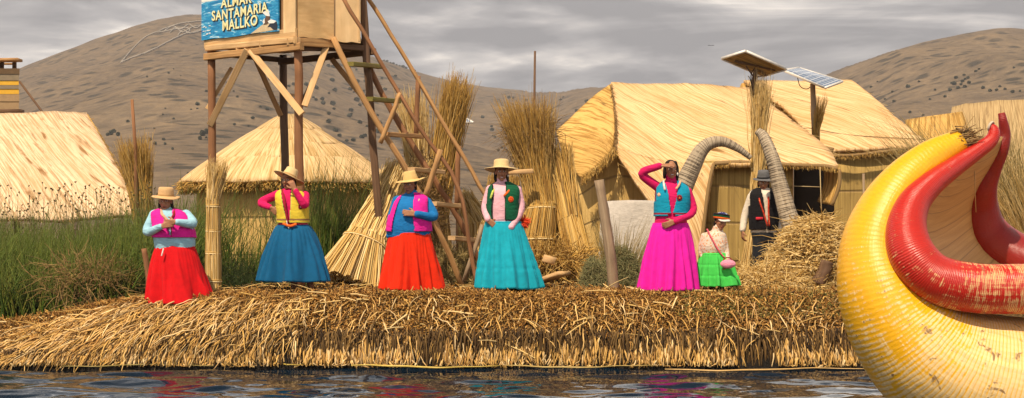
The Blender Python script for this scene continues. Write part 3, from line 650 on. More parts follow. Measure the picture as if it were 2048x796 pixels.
eave_fringe(root, [P(1230, 299, 27.3), P(1200, 330, 27.2), P(1165, 360, 27.2)], 400, STRAW_OCHRE, (.03, .10), .005, name='gable_fringe')
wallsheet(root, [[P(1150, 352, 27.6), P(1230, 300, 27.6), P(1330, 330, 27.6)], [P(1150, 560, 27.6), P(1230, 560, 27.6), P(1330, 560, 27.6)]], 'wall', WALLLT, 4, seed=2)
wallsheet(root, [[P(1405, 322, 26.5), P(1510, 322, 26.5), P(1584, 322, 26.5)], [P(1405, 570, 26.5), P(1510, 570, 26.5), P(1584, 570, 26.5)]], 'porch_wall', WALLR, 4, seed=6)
mb = MB(); sheet(mb, [[P(1588, 330, 27.6), P(1668, 330, 27.6)], [P(1588, 570, 27.6), P(1668, 570, 27.6)]], 4); solid(mb.build('doorway_shade_sheet', DARKGAP, root), .05)  # solid near-black sheet painted as the shade of the hut interior
mb = MB(); beam(mb, P(1580, 326, 26.7), P(1580, 560, 26.7), .10, .06); mb.build('door_post', WOODPALE, root)
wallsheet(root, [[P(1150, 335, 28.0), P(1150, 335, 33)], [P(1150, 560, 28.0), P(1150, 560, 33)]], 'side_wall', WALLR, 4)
mb = MB(); sheet(mb, [[P(1222, 171, 29.4), P(1498, 180, 29.4)], [P(1150, 330, 33.2), P(1640, 330, 33.2)]], 5); solid(mb.build('rear_roof', THATCH, root), .08)
# eave edge roll and hanging flap
pe = catmull([P(1427, 328, 26.33), P(1480, 325, 26.3), P(1540, 328, 26.25), P(1600, 331, 26.2), P(1650, 333, 26.2), P(1676, 338, 26.15)], 5)
mb = MB(); tube(mb, pe, .035, 8, rough=.3); mb.build('eave_roll', STRAW_DARK, root)
eave_fringe(root, pe, 700, STRAW_OCHRE, (.02, .06), .005, sp=.03)
pf = catmull([P(1427, 328, 26.3), P(1418, 370, 26.2), P(1410, 430, 26.1), P(1400, 520, 26.0)], 5); mb = MB(); tube(mb, pf, .028, 8, rough=.3); mb.build('porch_edge', STRAW_DARK, root)
mb = MB(); sheet(mb, [[P(1650, 334, 26.9), P(1678, 336, 26.25)], [P(1648, 372, 26.8), P(1677, 372, 26.2)], [P(1636, 404, 26.7), P(1664, 410, 26.2)]], 6, .02); solid(mb.build('roof_flap', STRAW_DARK if 0 else THATCH_GOLD, root), .05)
pf = catmull([P(1679, 338, 26.15), P(1678, 372, 26.12), P(1664, 411, 26.12)], 5); mb = MB(); tube(mb, pf, .03, 8, rough=.3); mb.build('flap_edge', STRAW_DARK, root)
mb = MB(); tube(mb, [P(1585, 372, 26.2), P(1640, 374, 26.2)], .006, 5); tube(mb, [P(1640, 334, 26.15), P(1642, 400, 26.15), P(1644, 440, 26.15)], .007, 5); mb.build('tie_rope', ROPE, root)

# hut behind with the long roof
root = empty('thatched_hut', G(1680, 32), 'golden thatched hut with rolled eave behind the porch hut', 'hut')
mb = MB(); Gd, Nn = sheet(mb, [[P(1487, 166, 33), P(1560, 164, 33), P(1640, 163, 33), P(1702, 163, 33)], [P(1560, 210, 32), P(1630, 207, 32), P(1710, 205, 32), P(1755, 205, 32)],
    [P(1610, 262, 31), P(1680, 252, 31), P(1745, 250, 31), P(1808, 250, 31)], [P(1636, 308, 30.2), P(1710, 300, 30.1), P(1780, 296, 30.1), P(1858, 290, 30.1)]], 10, .04, skew=-.7, seed=13)
solid(mb.build('roof', THATCH, root), .07); roof_straws(root, Gd, Nn, 300, STRAW, skew=-.7)
mb = MB(); sheet(mb, [[P(1487, 166, 33), P(1484, 170, 34)], [P(1500, 240, 32.0), P(1440, 300, 36)]], 4); solid(mb.build('gable', THATCH_GOLD, root), .06)
mb = MB(); sheet(mb, [[P(1487, 168, 33), P(1702, 165, 33)], [P(1480, 300, 36.4), P(1858, 290, 36.4)]], 5); solid(mb.build('rear_roof', THATCH, root), .07)
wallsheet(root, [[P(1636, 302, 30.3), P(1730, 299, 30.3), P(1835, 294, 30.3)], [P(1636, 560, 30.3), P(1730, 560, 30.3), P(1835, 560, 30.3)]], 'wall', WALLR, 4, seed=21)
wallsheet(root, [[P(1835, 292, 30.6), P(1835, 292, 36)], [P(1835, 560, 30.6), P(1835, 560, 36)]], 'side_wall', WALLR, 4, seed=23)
pe = catmull([P(1636, 309, 30.1), P(1700, 311, 30.05), P(1770, 303, 30.05), P(1858, 291, 30.05)], 6); mb = MB(); tube(mb, pe, .03, 8, rough=.3); mb.build('eave_roll', STRAW_DARK, root)
eave_fringe(root, pe, 500, STRAW_OCHRE, (.02, .07), .005, sp=.03)
mb = MB(); tube(mb, catmull([P(1600, 264, 30.9), P(1616, 256, 30.9), P(1700, 270, 30.55), P(1850, 279, 30.2)], 5), .008, 5); mb.build('roof_rope', STRAW_DARK, root)
mb = MB(); sheet(mb, [[P(1634, 288, 30.1), P(1668, 296, 29.9)], [P(1640, 310, 30.0), P(1662, 312, 29.9)]], 4, .03); solid(mb.build('roof_flap', STRAW_DARK, root), .04)
mb = MB(); tube(mb, [G(1730, 29.6), P(1727, 347, 29.6)], [.022, .02], 8); tag(mb.build('stake', WOODGREY, origin=G(1730, 29.6)), 'thin pale stake against the wall of the hut behind', 'stake')
for args in (((1812, 242), (1870, 236), (1925, 226), (1790, 420), (1990, 420), 36, 'distant ochre thatch roof with ribbed reeds between the rear hut and the boat prow', THATCH_GOLD, 8),
             ((1905, 216), (1960, 206), (2130, 196), (1870, 420), (2240, 420), 41, 'distant dull beige thatch roof partly hidden by the red prow tips', THATCH_FAR, 4)):
    (a, b, c, d, e, Y, lab, mt, sk) = args; root = empty('distant_hut', G((a[0]+c[0])/2, Y), lab, 'hut')
    mb = MB(); sheet(mb, [[P(*a, Y), P(*b, Y), P(*c, Y)], [P((a[0]+d[0])/2, (a[1]+d[1])/2, Y-1.2), P(b[0], 325, Y-1.2), P((c[0]+e[0])/2, 320, Y-1.2)], [P(*d, Y-2.4), P(b[0], 420, Y-2.4), P(*e, Y-2.4)]], 8, .05, seed=sk)
    solid(mb.build('roof', mt, root), .08)
    mb = MB(); sheet(mb, [[P(*a, Y), P(*c, Y)], [P(*d, Y+2.8), P(*e, Y+2.8)]], 3); solid(mb.build('rear_roof', mt, root), .08)
    wallsheet(root, [[P(d[0]+6, 415, Y-2.2), P(e[0]-6, 415, Y-2.2)], [P(d[0]+6, 530, Y-2.2), P(e[0]-6, 530, Y-2.2)]], 'wall', WALLR, 3, seed=sk)

# white tarp low behind the pink skirt
mb = MB(); sheet(mb, [[P(1205, 402, 26.0), P(1260, 400, 25.9), P(1330, 401, 25.9)], [P(1200, 450, 25.7), P(1262, 452, 25.8), P(1330, 450, 25.75)], [P(1195, 540, 25.5), P(1262, 540, 25.6), P(1330, 540, 25.5)]], 8, .025, seed=4)
tag(solid(mb.build('tarpaulin', mat_cloth('tarp_white', (.50, .46, .41)), origin=G(1262, 25.7)), .01), 'off white tarpaulin stretched low across the front of the golden hut', 'tarpaulin')

# ---------------------------------------------------------------- striped tower, far
root = empty('striped_tower', G(5, 33), 'yellow striped wooden tower cabin above the pale hut roof', 'tower')
mats = [mat_plain('cabin_brown', (.34, .23, .12), .8), mat_plain('cabin_yellow', (.66, .38, .03), .7), mat_plain('cabin_grey', (.22, .18, .12), .8)]
mb = MB(); lv = [136, 148, 161, 170, 178, 188, 203, 218]; cols = [0, 2, 1, 2, 1, 0, 0]
for i in range(7):
    z1 = P(0, lv[i], 33)[2]; z0 = P(0, lv[i+1], 33)[2]; x0, x1 = P(-70, 0, 33)[0], P(38+rnd(-.6, 1.2), 0, 33)[0]
    pr = .012*(i % 2)
    V = [(x0, 33-pr, z0), (x1, 33-pr, z0), (x1*34.3/33-.03, 34.3, z0), (x0, 34.3, z0), (x0, 33-pr, z1-.006), (x1, 33-pr, z1-.006), (x1*34.3/33-.03, 34.3, z1-.006), (x0, 34.3, z1-.006)]
    mb.add(V, [(0, 1, 5, 4), (1, 2, 6, 5), (2, 3, 7, 6), (3, 0, 4, 7), (4, 5, 6, 7), (3, 2, 1, 0)], None, cols[i])
mb.build('cabin', mats, root, smooth=False)
mb = MB(); beam(mb, P(-70, 121, 33), P(40, 120, 33), .35, .05); beam(mb, P(-70, 127, 33.4), P(30, 128, 33.4), .05, .04); mb.build('top_rail', WOOD, root)
for u in (4, 29): mb = MB(); beam(mb, P(u, 137, 33.2), P(u, 122, 33.2), .07, .07); mb.build('post', WOODDARK, root)
for u in (-60, 34):
    mb = MB(); tube(mb, [G(u, 33.6), P(u, 220, 33.6)], .06, 8); mb.build('leg', WOODDARK, root)
mb = MB(); beam(mb, P(-70, 223, 32.95), P(45, 223, 32.95), .25, .07); mb.build('ledge', WOODDARK, root)
mb = MB(); tube(mb, [P(39, 163, 33), P(90, 231, 32.6), P(150, 330, 32)], [.022, .02, .02], 6); mb.build('stay', WOODDARK, root)

# ---------------------------------------------------------------- lookout tower
nearc = P(596, 92, 22.0); leftc = P(417, 112, 23.35); rightc = P(742, 103, 22.75); backc = P(567, 122, 24.0)
root = empty('lookout_tower', G(590, 22.6), 'wooden lookout tower on posts with plywood cabin and blue painted sign', 'tower')
def post(u0, v0, u1, Y, r, mat=WOODRED, top=None, yb=None):
    yb = yb or Y
    x = (u1-1024)/F*yb; b = np.array([x, yb, float(ground(x, yb))-.1]); t = P(u0, v0, Y) if top is None else top
    mb = MB(); pts = [b+(t-b)*k/7 for k in range(8)]; pts = [p+np.array([rnd(-.01, .01), rnd(-.01, .01), 0]) for p in pts]
    tube(mb, pts, [r*1.08-(r*.12)*k/7 for k in range(8)], 12, rough=.12, rs=u0*.01); return mb.build('post', mat, root)
post(424, 92, 428, 23.3, .052); post(596, 78, 601, 22.1, .055); post(565, 110, 574, 23.95, .055, WOODDARK)
mb = MB(); bb = G(768, 22.8); beam(mb, bb-np.array([0, 0, .1]), P(723, -30, 22.65), .095, .085, jig=.006); mb.build('post', WOODDARK, root)
def bm(name, a, b, w, h, mat=WOOD, ext=0, up=(0, 0, 1)):
    mb = MB(); d = nrm(b-a); beam(mb, a-d*ext, b+d*ext, w, h, up, .002); return mb.build(name, mat, root, smooth=False)
bm('beam', P(411, 114, 23.3), P(604, 93, 21.92), .07, .09, WOOD)
bm('beam', P(600, 122, 24.0)*0+P(560, 124, 23.9), P(749, 103, 22.7), .07, .085, WOODDARK)
bm('beam', P(592, 96, 22.1), P(742, 108, 22.8)*0+P(700, 98, 22.65), .06, .07, WOODDARK)
bm('beam', P(416, 106, 23.4), P(566, 120, 24.0), .06, .07, WOODDARK)
bm('floor_frame', P(415, 97, 23.3), P(596, 80, 21.96), .08, .075, WOODPALE)
bm('floor_frame', P(597, 84, 22.02), P(668, 88, 22.4), .05, .10, WOOD); bm('floor_frame', P(668, 92, 22.42), P(738, 97, 22.7), .05, .07, WOODDARK)
for (u, v) in ((475, 94), (522, 90), (577, 83), (590, 80)): 
    y = 23.3-(u-413)/182*1.35-.05; bm('joist', P(u, v, y), P(u+6, v+4, y+1.2), .045, .085, WOODPALE)
# floor deck
zf = 3.935; fl = [P(415, 92, 23.35), P(596, 77, 22.0), P(738, 86, 22.75), P(567, 100, 24.0)]; mb = MB(); V = []
for z in (0, .03):
    for q in fl: V.append((q[0], q[1], zf+z+.015))
mb.add(V, [(3, 2, 1, 0), (4, 5, 6, 7), (0, 1, 5, 4), (1, 2, 6, 5), (2, 3, 7, 6), (3, 0, 4, 7)]); mb.build('deck', WOODDARK, root, smooth=False)
# braces
bm('brace', P(494, 100, 22.62), P(420, 250, 23.25), .085, .03, WOODPALE, up=(0, 1, 0)); bm('brace', P(500, 100, 22.6), P(604, 228, 21.93), .085, .03, WOODPALE, up=(0, 1, 0))
bm('brace', P(463, 135, 23.5), P(414, 218, 23.42), .05, .025, WOODPALE, up=(0, 1, 0)); bm('brace', P(510, 116, 23.8), P(562, 232, 23.9), .07, .025, WOOD, up=(0, 1, 0))
bm('brace', P(655, 86, 22.35), P(609, 212, 22.0), .08, .028, WOODPALE, up=(0, 1, 0)); bm('brace', P(652, 108, 23.2), P(600, 215, 23.6), .06, .025, WOODDARK, up=(0, 1, 0))
bm('brace', P(664, 118, 22.9), P(742, 216, 22.82), .07, .028, WOOD, up=(0, 1, 0)); bm('cross_bar', P(572, 190, 23.9), P(601, 190, 22.1), .04, .04, WOOD)
# cabin
A0 = P(413, 90, 23.4); A1 = P(596, 75, 22.0); A0[2] = A1[2] = 3.965; mid = P(668, 80, 22.35); mid[2] = 3.965; rgt = P(721, 83, 22.5); rgt[2] = 3.965; bk = P(570, 98, 23.95); bk[2] = 3.965
HT = 1.35
def panel(name, a, b, mat, th=.03, z0=0, z1=HT, parent=None, out=0):
    mb = MB(); d = nrm(b-a); n = np.cross(d, [0, 0, 1.]); n = nrm(n); a = a+n*out; b = b+n*out; nn = 6; V = []; U = []; fs = []; Lw = np.linalg.norm(b-a)
    for s in (0, 1):
        for i in range(nn+1):
            for z in (z0, z1):
                q = a+(b-a)*i/nn-n*th*s+np.array([0, 0, z+(.008*math.sin(i*1.9) if z == z0 else 0)]); V.append(q); U.append((Lw*i/nn, z))
    w = 2*(nn+1)
    for i in range(nn): a_ = 2*i; fs += [(a_, a_+2, a_+3, a_+1), (w+a_, w+a_+1, w+a_+3, w+a_+2), (a_, w+a_, w+a_+2, a_+2), (a_+1, a_+3, w+a_+3, w+a_+1)]
    fs += [(0, 1, w+1, w), (2*nn, w+2*nn, w+2*nn+1, 2*nn+1)]
    mb.add(V, fs, U); return mb.build(name, mat, parent or root, smooth=False)
panel('side_panel', A1, mid, PLYSIDE, out=.0); panel('side_panel', mid+np.array([.0, .03, 0]), rgt, PLY, z0=-.02); panel('back_panel', rgt, bk, PLY); panel('back_panel', bk, A0, PLY)
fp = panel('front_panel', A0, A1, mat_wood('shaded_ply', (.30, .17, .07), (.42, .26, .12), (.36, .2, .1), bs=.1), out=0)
fd = nrm(A1-A0); fn = nrm(np.cross(fd, [0, 0, 1.])); FW = np.linalg.norm(A1-A0)
def FP(x, z, o=0): return A0+fd*x+np.array([0, 0, z])+fn*o
bm('frame_board', FP(0, .045, .025), FP(FW, .055, .025), .03, .11, WOODPALE); bm('frame_board', FP(FW-.13, .06, .027)+np.array([0, 0, 0]), FP(FW-.13, HT, .027), .24, .026, PLY, up=fn)
bm('frame_board', FP(.02, .0, .027), FP(.02, HT, .027), .05, .026, WOODPALE, up=fn)
for i in range(1):
    x0 = A0; 
# thin wedge of plank below the panel
# sign board
m, nt, N, L, B = newmat('sign_paint'); uv = coord(nt, 'UV')
wv = noise(nt, uv, 1, 4, .6, (5, 26, 1), 1.2); wv2 = noise(nt, uv, 1, 3, .6, (1.2, 8, 1), .5, (3, 3, 0)); sep = N.new('ShaderNodeSeparateXYZ'); L.new(uv, sep.inputs[0])
c = ramp(nt, [(.32, (.0, .14, .36)), (.52, (.005, .26, .52)), (.6, (.10, .42, .62)), (.67, (.75, .85, .88))], wv)
top = mth(nt, 'ADD', sep.outputs[1], mth(nt, 'MULTIPLY', wv2, .10)); c = mixc(nt, ramp(nt, [(.655, (0, 0, 0)), (.68, (1, 1, 1)), (.78, (1, 1, 1)), (.80, (0, 0, 0))], top), c, (.78, .76, .68))
L.new(c, B.inputs['Base Color']); B.inputs['Roughness'].default_value = .45
SX0, SX1 = -.03, 1.65
sb = panel('sign', FP(SX0, 0, .06), FP(SX1, 0, .06), m, .02, .10, .95)
# sign-plane layers
def flat(name, pts, mat, o, parent):
    mb = MB(); V = [FP(x+(.07 if x > .9 else 0), z, o) for x, z in pts]+[FP(x+(.07 if x > .9 else 0), z, o-.004) for x, z in pts]; n = len(pts)
    mb.add(V, [tuple(range(n)), tuple(range(2*n-1, n-1, -1))]+[(i, n+i, n+(i+1) % n, (i+1) % n) for i in range(n)]); return mb.build(name, mat, parent, smooth=False)
CREAM = mat_plain('letter_cream', (.86, .80, .42), .5, var=.05); INK = mat_plain('letter_shadow', (.02, .03, .05), .6, var=.1); WHITEP = mat_plain('paint_white', (.82, .82, .78), .5, var=.05)
BROWNP = mat_plain('paint_brown', (.14, .08, .05), .6); SANDP = mat_plain('paint_sand', (.66, .52, .32), .6)
def lettering(txt, x, z, w, hgt, shear=0.0):
    for k, (off, mt, o) in enumerate(((.085, INK, .064), (.045, CREAM, .069))):
        cu = bpy.data.curves.new('t', 'FONT'); cu.body = txt; cu.size = 1; cu.offset = off*.55; cu.extrude = .0; cu.resolution_u = 4; cu.space_character = 1.12
        to = bpy.data.objects.new('t', cu); COL.objects.link(to); dg = bpy.context.evaluated_depsgraph_get()
        me = bpy.data.meshes.new_from_object(to.evaluated_get(dg)); bpy.data.objects.remove(to)
        n = len(me.vertices); c = np.zeros(n*3, dtype=np.float32); me.vertices.foreach_get('co', c); c = c.reshape(-1, 3)
        if k == 0: mn = c[:, 0].min()+.03; mxx = c[:, 0].max()-.03; h0 = .70
        X = x+(c[:, 0]-mn)/(mxx-mn)*w; Z = z+c[:, 1]/h0*hgt; sh = (.012, -.010) if k == 0 else (0, 0)
        out = np.array([FP(a+sh[0], b_+sh[1]-.010*math.sin(a*3), o+.001) for a, b_ in zip(X, Z)])-wloc(root)
        me.vertices.foreach_set('co', out.astype(np.float32).ravel()); me.materials.clear(); me.materials.append(mt); me.update()
        ob_ = link_mesh('letter_shadow' if k == 0 else 'lettering', me, sb)
lettering('SANTAMARIA', .22, .352, 1.22, .125); lettering('MALLKO', .46, .205, .76, .13); lettering('ALMAR', .42, .505, .68, .12)
flat('painted_island', [(1.0, .105), (1.12, .15), (1.25, .20), (1.33, .215), (1.42, .20), (1.50, .15), (1.55, .115)], SANDP, .064, sb)
flat('painted_bird', [(1.36, .16), (1.42, .21), (1.55, .215), (1.57, .16), (1.56, .11), (1.48, .12), (1.42, .16)], INK, .066, sb)
flat('painted_bird_wing', [(1.25, .36), (1.32, .37), (1.37, .39), (1.41, .30), (1.34, .30)], WHITEP, .067, sb); flat('painted_bird_body', [(1.28, .20), (1.33, .31), (1.42, .29), (1.39, .22), (1.35, .20)], BROWNP, .068, sb)
flat('painted_bird_belly', [(1.37, .235), (1.44, .255), (1.55, .225), (1.50, .20), (1.40, .205)], WHITEP, .070, sb); flat('painted_breast', [(1.265, .24), (1.30, .28), (1.31, .22), (1.28, .205)], WHITEP, .071, sb)
for k in range(14):
    x = rnd(.0, .17); z = .17+.05*(k % 3)+rnd(-.01, .01); flat('paint_mark', [(x, z), (x+rnd(.02, .05), z+.004), (x+rnd(.02, .04), z+.012), (x, z+.01)], WHITEP, .0645, sb)

# ladder
root = empty('ladder', G(940, 22.9), 'rough wooden ladder stair with two long handrails leaning on the lookout tower', 'ladder')
LT = P(667, 75, 22.3); LB = G(930, 22.6); RT = P(714, 72, 22.9); RB = G(980, 23.3); LB[2] -= .05; RB[2] -= .05
def wob(pts, r, mat, name, n=8, j=.012, parent=None):
    pts = catmull(pts, 4); pts = pts+RNG.normal(0, j*.4, pts.shape); mb = MB(); tube(mb, pts, r, n, rough=.2); return mb.build(name, mat, parent or root)
wob([LT, P(722, 188, 22.2), P(800, 320, 22.25), P(866, 436, 22.4), LB], .040, WOOD, 'stringer'); wob([RT, P(765, 190, 22.85), P(850, 330, 22.9), P(905, 418, 23.0), P(945, 490, 23.1), RB], .038, WOODRED, 'stringer')
for i, (a, b, v, mt) in enumerate(((700, 762, 130, WOODMOSS), (738, 796, 200, WOODMOSS), (772, 841, 270, WOOD), (822, 884, 341, WOODPALE), (866, 923, 409, WOODPALE), (903, 962, 478, WOODPALE))):
    mb = MB(); beam(mb, P(a, v-2, 22.2), P(b, v+3, 22.85), .11, .055); mb.build('rung', mt, root, smooth=False)
wob([P(682, -10, 22.1), P(760, 122, 22.1), P(840, 255, 22.1), P(915, 372, 22.15), P(938, 480, 22.2), P(953, 570, 22.2)], .026, WOODRED, 'handrail')
wob([P(732, -10, 22.9), P(800, 98, 22.9), P(880, 235, 22.9), P(945, 345, 22.9), P(1000, 440, 22.95)], .027, WOOD, 'handrail')
wob([P(800, 184, 22.1), P(782, 235, 22.1), P(760, 286, 22.12)], .03, WOOD, 'rail_brace'); wob([P(836, 152, 22.9), P(832, 275, 22.95)], .033, WOODRED, 'rail_post')
wob([P(881, 300, 22.1), P(850, 398, 22.2)], .036, WOOD, 'rail_brace'); wob([P(917, 292, 22.95), P(914, 420, 23.0)], .034, WOODRED, 'rail_post'); wob([P(965, 450, 22.3), P(928, 562, 22.3)], .03, WOODGREY, 'rail_brace')

# ---------------------------------------------------------------- posts and small wood
def rough_post(name, u0, v0, u1, Y, r, mat, label, cat, n=10, v1=None):
    b = G(u1, Y, -.05) if v1 is None else P(u1, v1, Y); t = P(u0, v0, Y); pts = catmull([b, b*.5+t*.5+np.array([.015, 0, 0]), t], 6); mb = MB()
    tube(mb, pts, np.linspace(r*1.12, r*.92, len(pts)), n, rough=.22, rs=u0*.013); return tag(mb.build(name, mat, origin=b), label, cat)
rough_post('wooden_post', 1198, 360, 1230, 21.2, .062, WOODGREY, 'leaning weathered grey post between the turquoise and magenta skirts', 'post', 14)
rough_post('wooden_stake', 288, 497, 300, 21.2, .035, WOODRED, 'short red brown stake behind the woman in the red skirt', 'stake')
rough_post('tree_stump', 1655, 522, 1636, 21.9, .085, WOODDARK, 'dark sawn log leaning at the edge of the straw pile', 'log', 12, 568)
rough_post('tree_stump', 1694, 530, 1676, 22.1, .07, WOODDARK, 'thin dark log tucked beside the yellow boat hull', 'log', 12, 568)
mb = MB(); beam(mb, P(1086, 515, 22.6), P(1110, 524, 22.6), .10, .10, jig=.01); tag(mb.build('wood_block', WOODPALE, origin=P(1098, 520, 22.6)), 'pale sawn block lying on the heap of broken reeds', 'wood block')
mb = MB(); beam(mb, G(1075, 22.9, .05), P(1128, 545, 22.5), .22, .05, jig=.01); tag(mb.build('wooden_plank', WOODPALE, origin=G(1075, 22.9)), 'wide pale plank lying on the heap near the turquoise skirt', 'plank')

# solar panels
CELL = None
m, nt, N, L, B = newmat('solar_cells'); uv = coord(nt, 'UV'); br = N.new('ShaderNodeTexBrick'); br.offset = 0; br.inputs['Scale'].default_value = 1; br.inputs['Color1'].default_value = (.16, .21, .30, 1); br.inputs['Color2'].default_value = (.13, .18, .27, 1)
br.inputs['Mortar'].default_value = (.55, .58, .62, 1); br.inputs['Mortar Size'].default_value = .006; br.inputs['Brick Width'].default_value = .11; br.inputs['Row Height'].default_value = .11; L.new(uv, br.inputs['Vector'])
L.new(br.outputs[0], B.inputs['Base Color']); B.inputs['Roughness'].default_value = .25; CELL = m
ALU = mat_plain('panel_frame', (.75, .72, .66), .5, .2); BACK = mat_thatch('panel_back', (.50, .33, .12), (.34, .22, .09), (.10, .08, .06), stain_lo=.48)
def solar(label, c4, base, rp, parts):
    root = empty('solar_panel', base, label, 'solar panel', 'solar panels on posts among the huts'); c = [np.asarray(q, float) for q in c4]; n = nrm(np.cross(c[1]-c[0], c[3]-c[0])); 
    if n[2] < 0: n = -n
    w = np.linalg.norm(c[1]-c[0]); l = np.linalg.norm(c[3]-c[0])
    mb = MB(); cc = sum(c)/4; ins = [cc+(q-cc)*.95+n*.012 for q in c]; mb.add(ins, [(0, 1, 2, 3)], [(0, 0), (w, 0), (w, l), (0, l)]); o = mb.build('cells', CELL, root, smooth=False)
    mb = MB(); ins = [cc+(q-cc)*.95-n*.012 for q in c]; mb.add(ins, [(3, 2, 1, 0)], [(0, 0), (w, 0), (w, l), (0, l)]); mb.build('backing', BACK, root, smooth=False)
    mb = MB()
    for i in range(4): a, b = c[i], c[(i+1) % 4]; d = nrm(b-a); beam(mb, a+d*(.02 if i % 2 else -.0), b-d*(.02 if i % 2 else -.0), .03, .035, up=n, jig=0)
    mb.build('frame', ALU, root)
    parts(root, cc, n); return root
def parts1(root, cc, n):
    mb = MB(); tube(mb, [G(1512, 25.2), P(1508, 300, 25.2), P(1507, 165, 25.15), P(1512, 140, 25.1)], [.045, .04, .035, .035], 10); mb.build('pole', WOODDARK, root)
    mb = MB(); tube(mb, [P(1470, 122, 24.97), P(1550, 140, 25.15)], .02, 6); tube(mb, [P(1492, 132, 25.0), P(1508, 155, 25.1), P(1535, 150, 25.15)], .012, 6); mb.build('bracket', WOODDARK, root)
    mb = MB(); tube(mb, catmull([P(1510, 135, 24.9), P(1502, 150, 24.95), P(1504, 175, 25.05), P(1500, 158, 25), P(1497, 152, 25)], 4), .006, 5); mb.build('cable', DARKGAP, root)
solar('solar panel showing its underside on the reed wrapped pole beside the man', [P(1443, 117, 25.0), P(1491, 102, 24.7), P(1573, 138, 25.1), P(1526, 152, 25.4)], G(1512, 25.2), .04, parts1)
sheaf('reed_bundle', G(1505, 25.1), P(1512, 420, 25.05), P(1524, 165, 25.1), .21, .07, .08, 420, STRAW, 'long reed bundle flaring at its foot around the pole beside the man', r=.008, ties=((.9, .08), (1.5, .07), (1.8, .075)), jag=.12)
def parts2(root, cc, n):
    mb = MB(); tube(mb, [G(1632, 28.5), P(1630, 300, 28.4), P(1625, 168, 27.9)], [.05, .045, .04], 10, rough=.2); mb.build('pole', WOODGREY, root)
    mb = MB(); tube(mb, catmull([P(1594, 150, 27.9), P(1600, 172, 28), P(1613, 178, 28), P(1624, 172, 28)], 4), .007, 5); mb.build('cable', DARKGAP, root)
solar('grey faced solar panel tilted over the ridge of the rear hut', [P(1567, 141, 27.6), P(1597, 136, 28.15), P(1685, 163, 28.15), P(1650, 176, 27.6)], G(1632, 28.5), .04, parts2)
sheaf('reed_bundle', P(1632, 330, 28.2), P(1632, 260, 28.2), P(1640, 195, 28.1), .06, .06, .14, 120, STRAW_OCHRE, 'small spiky reed bundle tied below the tilted grey panel', r=.007, ties=((.3, .07),), jag=.4)
def parts3(root, cc, n):
    mb = MB(); tube(mb, [G(915, 30.2), cc], .03, 8); mb.build('pole', WOODDARK, root)
solar('small solar panel edge seen beyond the sheaf behind the ladder', [P(884, 248, 30), P(905, 232, 30.6), P(925, 233, 30.6), P(946, 245, 30)], G(915, 30.2), .03, parts3)

# curled grey prows
def prow(pts, rad, label, ringstep=.034):
    C_ = catmull(pts, 10); R_ = catmull([np.array([r, 0, 0]) for r in rad], 10)[:, 0]
    root = empty('curled_prow', C_[0], label, 'reed prow', 'curled grey prows of the reed boat ashore'); mb = MB(); tube(mb, C_, R_, 20, rough=.10); mb.build('roll', GREYROLL, root)
    t, A, B_ = frames(C_); L_ = np.concatenate([[0], np.cumsum(np.linalg.norm(np.diff(C_, axis=0), axis=1))]); mb = MB(); s = 0
    while s < L_[-1]:
        c = np.array([np.interp(s, L_, C_[:, k]) for k in range(3)]); i = min(len(C_)-1, int(np.searchsorted(L_, s))); r = np.interp(s, L_, R_)+.0015; sh = rnd(-.012, .012)
        tube(mb, [c+(A[i]*math.cos(x)+B_[i]*math.sin(x))*r+t[i]*sh*math.cos(x) for x in np.linspace(0, 2*np.pi, 19)], .0032, 5, False); s += ringstep*rnd(.55, 1.5)
    mb.build('wrapping', WRAP, root); return root
prow([P(1272, 600, 25.3), P(1300, 535, 25.1), P(1335, 445, 24.95), P(1372, 362, 24.95), P(1405, 298, 24.95), P(1440, 283, 24.95), P(1475, 296, 24.95), P(1502, 316, 24.95)], [.21, .19, .165, .135, .10, .075, .055, .035],
     'wrapped grey reed prow arching behind the woman shading her eyes')
prow([P(1640, 600, 23.6), P(1605, 520, 23.6), P(1582, 450, 23.6), P(1562, 380, 23.65), P(1546, 320, 23.7), P(1528, 275, 23.8), P(1515, 262, 23.85)], [.155, .145, .13, .112, .092, .074, .05],
     'wrapped grey reed prow curving down in front of the man')

# straw pile, shrubs, dry reed clumps
def mound(name, u, Y, rx, ry, h, n, mat, label, cat, l=(.12, .4), thick=.0055, lift=.35, group=None):
    c = G(u, Y); A = []; p = RNG.normal(0, .45, (n, 2)); rr = np.linalg.norm(p, axis=1); p = p/np.maximum(1, rr)[:, None]
    x = c[0]+p[:, 0]*rx; y = c[1]+p[:, 1]*ry; hz = h*np.clip(1-np.minimum(rr, 1)**2, 0, 1); z = ground(x, y)+hz*RNG.uniform(.0, 1, n)**.5
    d = nrm(np.stack([RNG.normal(0, 1, n), RNG.normal(0, .8, n), np.abs(RNG.normal(lift, .5, n))], 1)); ln = RNG.uniform(*l, n)[:, None]
    o = strands(name, [strand_arrays(np.stack([x, y, z], 1)-d*ln*.3, d*ln, np.array([0, 0, -.35])*ln+RNG.normal(0, .2, (n, 3))*ln, RNG.uniform(thick*.5, thick*1.4, n), 4, 3, .35, .03)], mat, origin=c)
    return tag(o, label, cat, group)
mound('straw_pile', 1632, 22.6, .82, .7, .95, 6500, STRAW, 'big tangled pile of pale straw between the man and the yellow boat', 'straw pile', thick=.0085)
mound('straw_pile', 1535, 22.1, .80, .5, .24, 4200, STRAW, 'low spread of pale straw beside the child in green', 'straw pile', lift=.2, l=(.12, .5), thick=.0075)
mound('grey_shrub', 1240, 22.4, .36, .3, .55, 3800, SHRUB, 'grey green wiry shrub behind the leaning weathered post', 'shrub', (.05, .2), .0035, 1.2)
mound('grey_shrub', 1185, 22.1, .2, .25, .42, 1800, SHRUB, 'small pale green shrub between the leaning sheaf and the weathered post', 'shrub', (.05, .16), .0035, 1.2)
